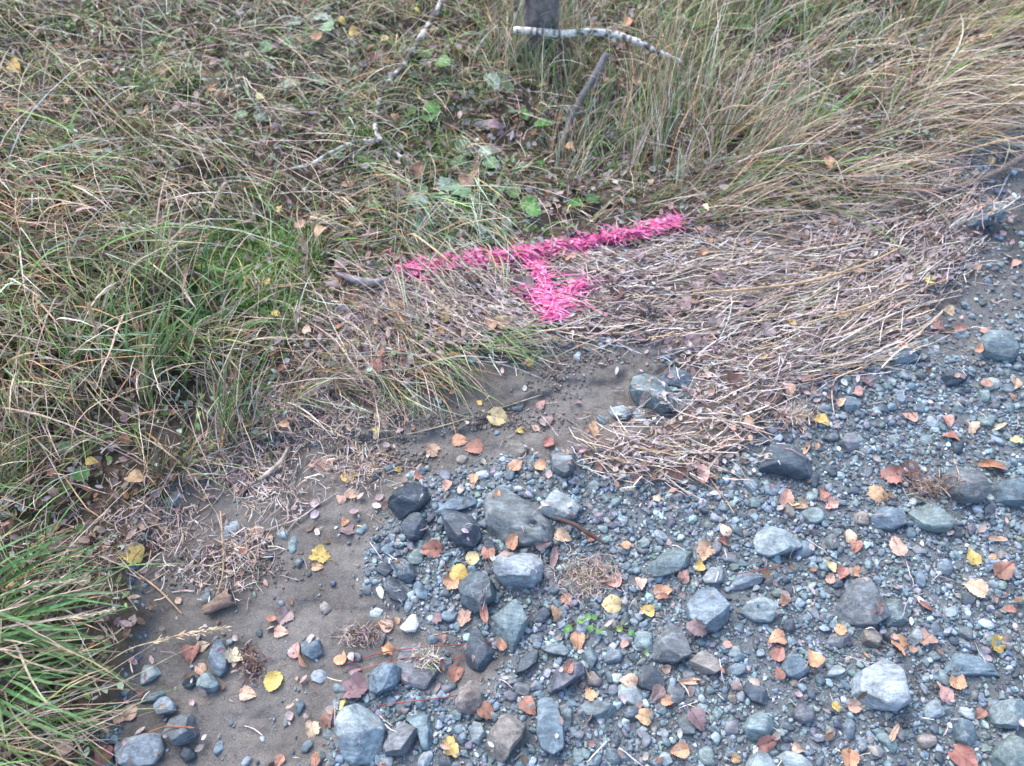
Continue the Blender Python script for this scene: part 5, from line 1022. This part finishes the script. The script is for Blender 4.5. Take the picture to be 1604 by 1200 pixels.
# x, y, size px, colour, shape (b a l v), optional own label
LV = [(208,868,42,'y','a','big spotted yellow leaf on the mud just below the left bank'),(238,862,30,'d','b','dark brown leaf tucked behind the big spotted yellow leaf'),(240,812,28,'p','v'),
 (547,746,27,'y','a','round orange-yellow leaf lying alone on the silt'),(550,775,24,'p','b','torn peach leaf under the round orange-yellow leaf'),(534,782,18,'p','b'),(598,655,26,'c','b','cream leaf with a pointed tip at the foot of the bank'),
 (778,655,34,'Y','a','pale yellow leaf standing out on bare mud above the cobbles'),(815,675,14,'y','b'),(829,567,17,'y','a','small bright yellow leaf under the grass overhang'),(930,674,44,'t','l','long narrow tan willow leaf on the mud'),
 (858,660,20,'m','b'),(720,690,26,'o','b'),(742,702,32,'r','b'),(678,706,26,'p','a'),(514,728,26,'p','b'),(500,730,24,'k','a'),(808,730,26,'o','b'),(846,731,22,'o','a'),(858,694,22,'r','b'),(848,635,18,'k','b'),
 (624,736,13,'y','b'),(625,765,20,'Y','l'),(656,746,18,'r','a'),(700,762,20,'p','b'),(742,750,20,'o','b'),(590,570,22,'r','b'),(786,510,32,'t','b','folded tan leaf lying below the pink arrow tip'),(770,512,22,'t','b'),(895,405,18,'k','b'),(880,402,16,'t','b'),
 (655,143,16,'y','l','narrow bright yellow leaf right of the forked birch twig'),(20,100,26,'y','b','orange-yellow leaf near the top left corner'),(105,152,16,'o','b'),(555,48,24,'y','b'),(535,28,14,'y','b'),(495,55,20,'o','b'),(650,12,14,'y','b'),
 (430,487,16,'y','b'),(418,437,15,'y','b'),(123,285,15,'Y','b'),(108,272,13,'o','b'),(490,338,13,'o','b'),(406,147,13,'Y','b'),(250,108,22,'k','b'),(225,170,18,'k','b'),(280,165,24,'m','b'),(600,58,16,'p','b'),(580,70,14,'r','b'),
 (250,492,22,'d','v','near-black curled leaf in the left grass below the moss'),(232,460,26,'d','b'),(440,575,18,'r','b'),(140,720,18,'y','b'),(210,745,30,'t','b'),(305,745,26,'p','b'),(375,745,34,'m','b','large mauve leaf at the foot of the bank'),(380,765,30,'m','b'),
 (445,662,16,'o','b'),(125,600,14,'o','l'),(535,410,26,'m','b'),(520,440,22,'m','b'),(700,420,18,'p','b'),(590,735-60,16,'Y','b'),
 (1285,660,24,'y','b','golden yellow leaf at the lower right rim of the straw'),(1258,648,12,'y','b'),(1170,665,22,'p','b'),(1232,615,25,'p','b','peach leaf with frosted edge on the straw rim'),(1237,510,15,'y','b'),(1452,445,20,'y','b','bright yellow leaf alone on the straw near the silt'),
 (1531,548,16,'o','b','orange leaf leaning on the smooth oval cobble'),(1305,345,14,'t','b'),(1215,345,16,'y','b'),(1100,400,18,'o','b','orange leaf just right of the pink line end'),(1558,240,15,'p','b'),(1552,252,15,'Y','b'),(1558,343,13,'o','b','tiny orange leaf on the lone blue stone'),
 (1264,702,22,'o','l'),(1098,745,28,'k','b','pinkish leaf lying on the straw above the gravel'),(1058,745,36,'d','v','dark brown leaf beside the pinkish leaf on the straw'),(1410,540,20,'o','b'),(1425,655,24,'k','b'),(1490,685,26,'r','b'),(1483,660,24,'k','b'),
 (1520,668,26,'c','v','cream torn leaf in the right gravel'),(1562,670,24,'c','l','narrow cream leaf right of the torn cream leaf'),(1592,690,22,'Y','v'),(1556,731,44,'o','l','long rust-orange leaf above the rough grey block'),(1590,600,26,'p','b'),(1542,520,16,'k','b'),(1545,600,22,'k','b'),
 (1360,598,22,'m','v'),(1342,614,20,'k','b'),(1505,515,20,'r','b'),(1470,515,26,'k','v'),(1435,520,18,'c','b'),(1487,487,18,'c','b'),(1500,410,14,'r','b'),(1530,418,16,'p','b'),(1590,415,16,'p','b'),(1120,440,28,'m','v'),(1090,455,26,'m','v'),(1170,480,28,'m','v'),(1200,520,30,'m','v'),(1080,540,34,'m','v'),(1120,510,30,'m','v'),(1150,600,34,'d','v','dark crumpled leaf in the hollow of the straw'),
 (959,947,32,'Y','a','cream-yellow frilled leaf with a brown dot in the gravel'),(740,875,25,'Y','a','greenish yellow round leaf below the dark oval stone'),(718,898,32,'y','a','round golden leaf of the pair on the layered slate'),(708,912,34,'o','v','orange leaf under the round golden one'),
 (676,860,36,'r','b','dark red leaf left of the cracked whitish block'),(765,862,28,'r','b'),(803,848,28,'o','b','curled orange leaf leaning on the triangular slab'),(881,840,28,'p','b','peach leaf at the right end of the triangular slab'),(868,872,40,'m','l','long mauve leaf right of the cracked whitish block'),(850,852,26,'m','b'),
 (605,980,25,'p','b'),(622,972,13,'p','a'),(727,968,28,'p','v'),(609,1017,24,'o','v','lobed orange leaf below the root tangle'),(713,1055,30,'r','b','rust red leaf above the brownish rounded cobble'),(757,950,44,'r','l','dark red curled leaf wedged beside the diamond-shaped stone'),(786,1010,20,'o','b'),
 (692,1000,20,'k','b'),(720,652,1,'m','b'),(556,1080,52,'m','v','large purple lobed leaf left of the frosted blue-grey block'),(538,1106,18,'y','b'),(534,1030,26,'o','b'),(556,1048,22,'m','b'),(430,1067,34,'y','a','round yellow-orange leaf on the lower left silt'),(388,1087,28,'p','b','peach toothed leaf below the purple root scrap'),
 (366,1027,32,'c','v','cream heart-shaped leaf right of the elongated stone'),(318,1012,22,'c','b','cream leaf left of the elongated stone'),(301,1022,34,'r','b','red-brown leaf behind the small cream leaf'),(314,1047,22,'p','b'),(440,990,24,'p','b'),(447,965,32,'m','v'),(475,1040-5,28,'o','l'),(462,1020,24,'k','b'),
 (500,870,36,'y','v','ragged yellow leaf with black decay on the silt'),(497,888,20,'t','b'),(401,834,24,'p','b'),(424,842,11,'p','b'),(545,832,28,'m','v'),(540,818,16,'o','b'),(490,1142,30,'c','v','pale cream leaf below left of the large pale boulder'),(515,1125,30,'r','b'),(495,1190,24,'r','b'),(438,1192,20,'r','b'),
 (205,1115,28,'p','b'),(187,1122,24,'o','b'),(162,1140,22,'r','l'),(160,1185,40,'r','v'),(95,1170,28,'t','b'),(10,918,24,'o','b'),(12,1065,28,'m','b'),(705,1170,34,'y','v','ragged golden leaf at the bottom right of the grey cobbles'),(827,1105,32,'r','b','rust leaf leaning against the long upright cobble'),
 (762,1115,32,'r','b'),(905,1003,30,'o','b'),(985,1067,30,'p','b'),(1008,1122,32,'o','b','bright orange leaf in the bottom centre gravel'),(1080,1067,34,'p','l','long frosted peach leaf above the gravel, tip down right'),(1065,1175,30,'o','b'),(925,1090,24,'o','v'),(1045,1098,22,'o','b'),(1030,1085,26,'m','b'),
 (960,912,30,'k','b'),(1004,912,24,'p','b'),(1038,928,30,'o','b'),(1014,957,24,'y','b'),(978,912,1,'r','b'),(870,962,26,'t','b'),(888,940,22,'r','b'),(890,842-8,1,'r','b'),(925,842,20,'r','b'),(978,854,20,'o','b'),(1135,832,22,'c','b'),(1133,848,20,'r','b'),(1096,886,20,'y','b'),(1105,862,36,'t','v','crumpled tan leaf above the lumpy pebble'),
 (1020,850,1,'r','b'),(1070,905,24,'k','b'),(1230,780,30,'k','b'),(1240,790,20,'Y','l'),(1330,840,24,'c','b'),(1340,855,24,'r','b'),(1405,856,34,'p','b'),(1300,888,22,'Y','b'),(1320,898,24,'r','b'),(1340,897,22,'o','v'),(1300,908,18,'p','b'),(1523,873,30,'y','a','golden oval leaf at the right with a clean edge'),(1555,873,12,'o','a'),
 (1571,893,36,'r','b','dark rust square-looking leaf near the right edge'),(1526,920,40,'p','b','peach leaf with a long tip at the right'),(1562,845,28,'p','l'),(1228,938,26,'o','b'),(1314,986,22,'o','b'),(1448,948,24,'r','l'),(1218,1000,32,'o','b','orange upper leaf of the rust pair'),(1218,1024,28,'r','b','dark lower leaf of the rust pair'),
 (1275,1032,30,'o','b'),(1220,1056,20,'r','b'),(1410,1010,36,'o','v','orange ragged leaf below the right gravel shard'),(1450,1000,34,'p','v'),(1495,1065,32,'o','b','orange curled leaf on the wide blue-grey flat stone'),(1479,1085,30,'k','b'),(1562,1008,34,'y','b'),(1310,1108,18,'y','b'),(1338,1106,26,'p','b'),(1090,1128,38,'m','b','pale mauve folded leaf in the bottom gravel'),
 (1198,1165,36,'r','b'),(1330,1190,34,'o','b','orange leaf cut by the bottom edge under the large pale wedge stone'),(1507,1187,46,'r','b','wide rust leaf at the bottom right edge'),(1398,1150,30,'p','l'),(1152,1188,20,'o','b'),(1010,1080-30,1,'o','b'),(1115,1075,1,'p','b'),(1535,1118,20,'r','b'),(1075,1100-20,1,'o','b'),
 (1398,745,40,'r','v','crumpled rust leaf in the heap left of the rough grey block'),(1425,735,40,'d','v','dark crumpled leaf on top of the heap by the grey block'),(1440,758,38,'m','v','mauve crumpled leaf at the right of the heap'),(1372,775,34,'t','v','tan crumpled leaf at the lower left of the heap'),
 (1255,790,24,'p','b'),(1290,775,22,'r','b'),(1300,790,26,'k','v'),(1355,1025,14,'o','l'),(1100,940,1,'m','b'),(1090,985,34,'m','v'),(990,1010,1,'k','b'),(1140,1010,18,'k','b'),(1070,480,30,'m','v'),(820,450,34,'m','b','dull pinkish-mauve leaf at the left barb of the pink arrow'),
 (840,470,1,'m','b'),(740,440,30,'d','v'),(960,440,24,'m','b'),(1000,405,22,'m','b'),(965,465,30,'d','b'),(600,725-80,1,'c','b'),(705,180+12,26,'d','b'),(770,190,26,'m','b'),(930,140,18,'o','b'),(950,120,14,'o','b'),(985,30,16,'o','b'),(1000,120,22,'p','b'),(890,225,18,'o','b'),(745,262,30,'t','l'),(730,280,30,'k','b','mauve-pink leaf above the frosted plant'),(1020,280,14,'t','b'),
 (980,95+20,1,'o','b'),(600,62+40,1,'o','b'),(850,130,14,'o','b'),(910,40,12,'r','b'),(585,85,14,'r','b'),(655,262,22,'r','b'),(700,310,1,'r','b'),(1300,250,20,'o','b'),(1340,270,16,'t','b'),(1450,300,18,'r','b'),(1180,180,12,'o','b'),(560,345,16,'t','b'),(470,350,22,'k','b'),(500,358,24,'t','b')]
SH = {'b': 'birch', 'a': 'aspen', 'l': 'lance', 'v': 'lobed'}; SHW = {'b': 'leaf', 'a': 'round leaf', 'l': 'narrow leaf', 'v': 'ragged leaf'}
nleaf = 0; lspots = []
def put_leaf(px, py, size, col, sh, label, stem):
    global nleaf
    p = at(px, py, 0, SURF); wb = float(samp(wB, p.x, p.y)); s = size * mpp(py) * (.94 if sh != 'l' else .84)
    lift = random.uniform(.018, .045) if wb > .5 else (.010 if float(samp(wL, p.x, p.y)) > .5 else 0.0)
    if wb > .5: p = at(px, py, lift + .01)
    r = s * .33; xs = np.array([p.x + r * math.cos(k * .785) for k in range(8)] + [p.x]); ys = np.array([p.y + r * math.sin(k * .785) for k in range(8)] + [p.y])
    zs = samp(SURF, xs, ys); A = np.stack([xs - p.x, ys - p.y, np.ones(9)], 1); sol, *_ = np.linalg.lstsq(A, zs, rcond=None); sol[:2] = np.clip(sol[:2], -.7, .7)
    z = sol[2] + max(0, np.percentile(zs - A @ sol, 75)) + .0015 + lift
    n = Vector((-sol[0], -sol[1], 1)).normalized() + Vector((random.gauss(0, .14), random.gauss(0, .14), 0)) * (1.6 if wb > .5 else 1)
    q = n.normalized().to_track_quat('Z', 'Y').to_matrix().to_4x4() @ Matrix.Rotation(random.uniform(0, 6.28), 4, 'Z')
    me, sm = random.choice(PROT[SH[sh]]); o = link('fallen_leaf', me); sc = s
    o.matrix_world = Matrix.Translation((p.x, p.y, z)) @ q @ Matrix.Scale(sc, 4)
    c = LCOL[col][1]; k = random.uniform(.86, 1.14); cc = (*[min(.8, v * k * random.uniform(.95, 1.05)) for v in c], 1); o.color = cc
    tag(o, label or auto_label(f'{LCOL[col][0]} {SHW[sh]}', px, py), 'leaf', 'fallen leaves')
    if stem:
        st_ = bpy.data.objects.new('stem', sm); SC.collection.objects.link(st_); st_.parent = o; st_.color = (cc[0] * .55, cc[1] * .45, cc[2] * .45, 1)
    nleaf += 1; lspots.append((px, py, size)); return o
for row in LV:
    if row[2] < 5: continue
    put_leaf(row[0], row[1], row[2], row[3], row[4], row[5] if len(row) > 5 else None, row[2] > 18)
random.seed(21)
tries = 0
while nleaf < 300 and tries < 5000:
    tries += 1; px, py = random.uniform(-40, 1640), random.uniform(0, 1230)
    p = at(px, py); wb = float(samp(wB, p.x, p.y)); mu = float(samp(wM, p.x, p.y))
    if mu > .4 and random.random() < .85: continue
    size = random.uniform(11, 18) * (.8 + .35 * py / 1200) * (1.1 if wb < .5 else .95)
    if any((px - a) ** 2 + (py - b) ** 2 < (size * .6 + c * .6 + 6) ** 2 for a, b, c in lspots): continue
    col = random.choices('yopckrmdt', (2, 3, 4, 2, 3, 4, 5, 2, 3))[0]; sh = random.choices('bavl', (6, 1, 3, 1))[0]
    put_leaf(px, py, size, col, sh, None, False)
print('stones', len(STONES) + npeb, 'leaves', nleaf)
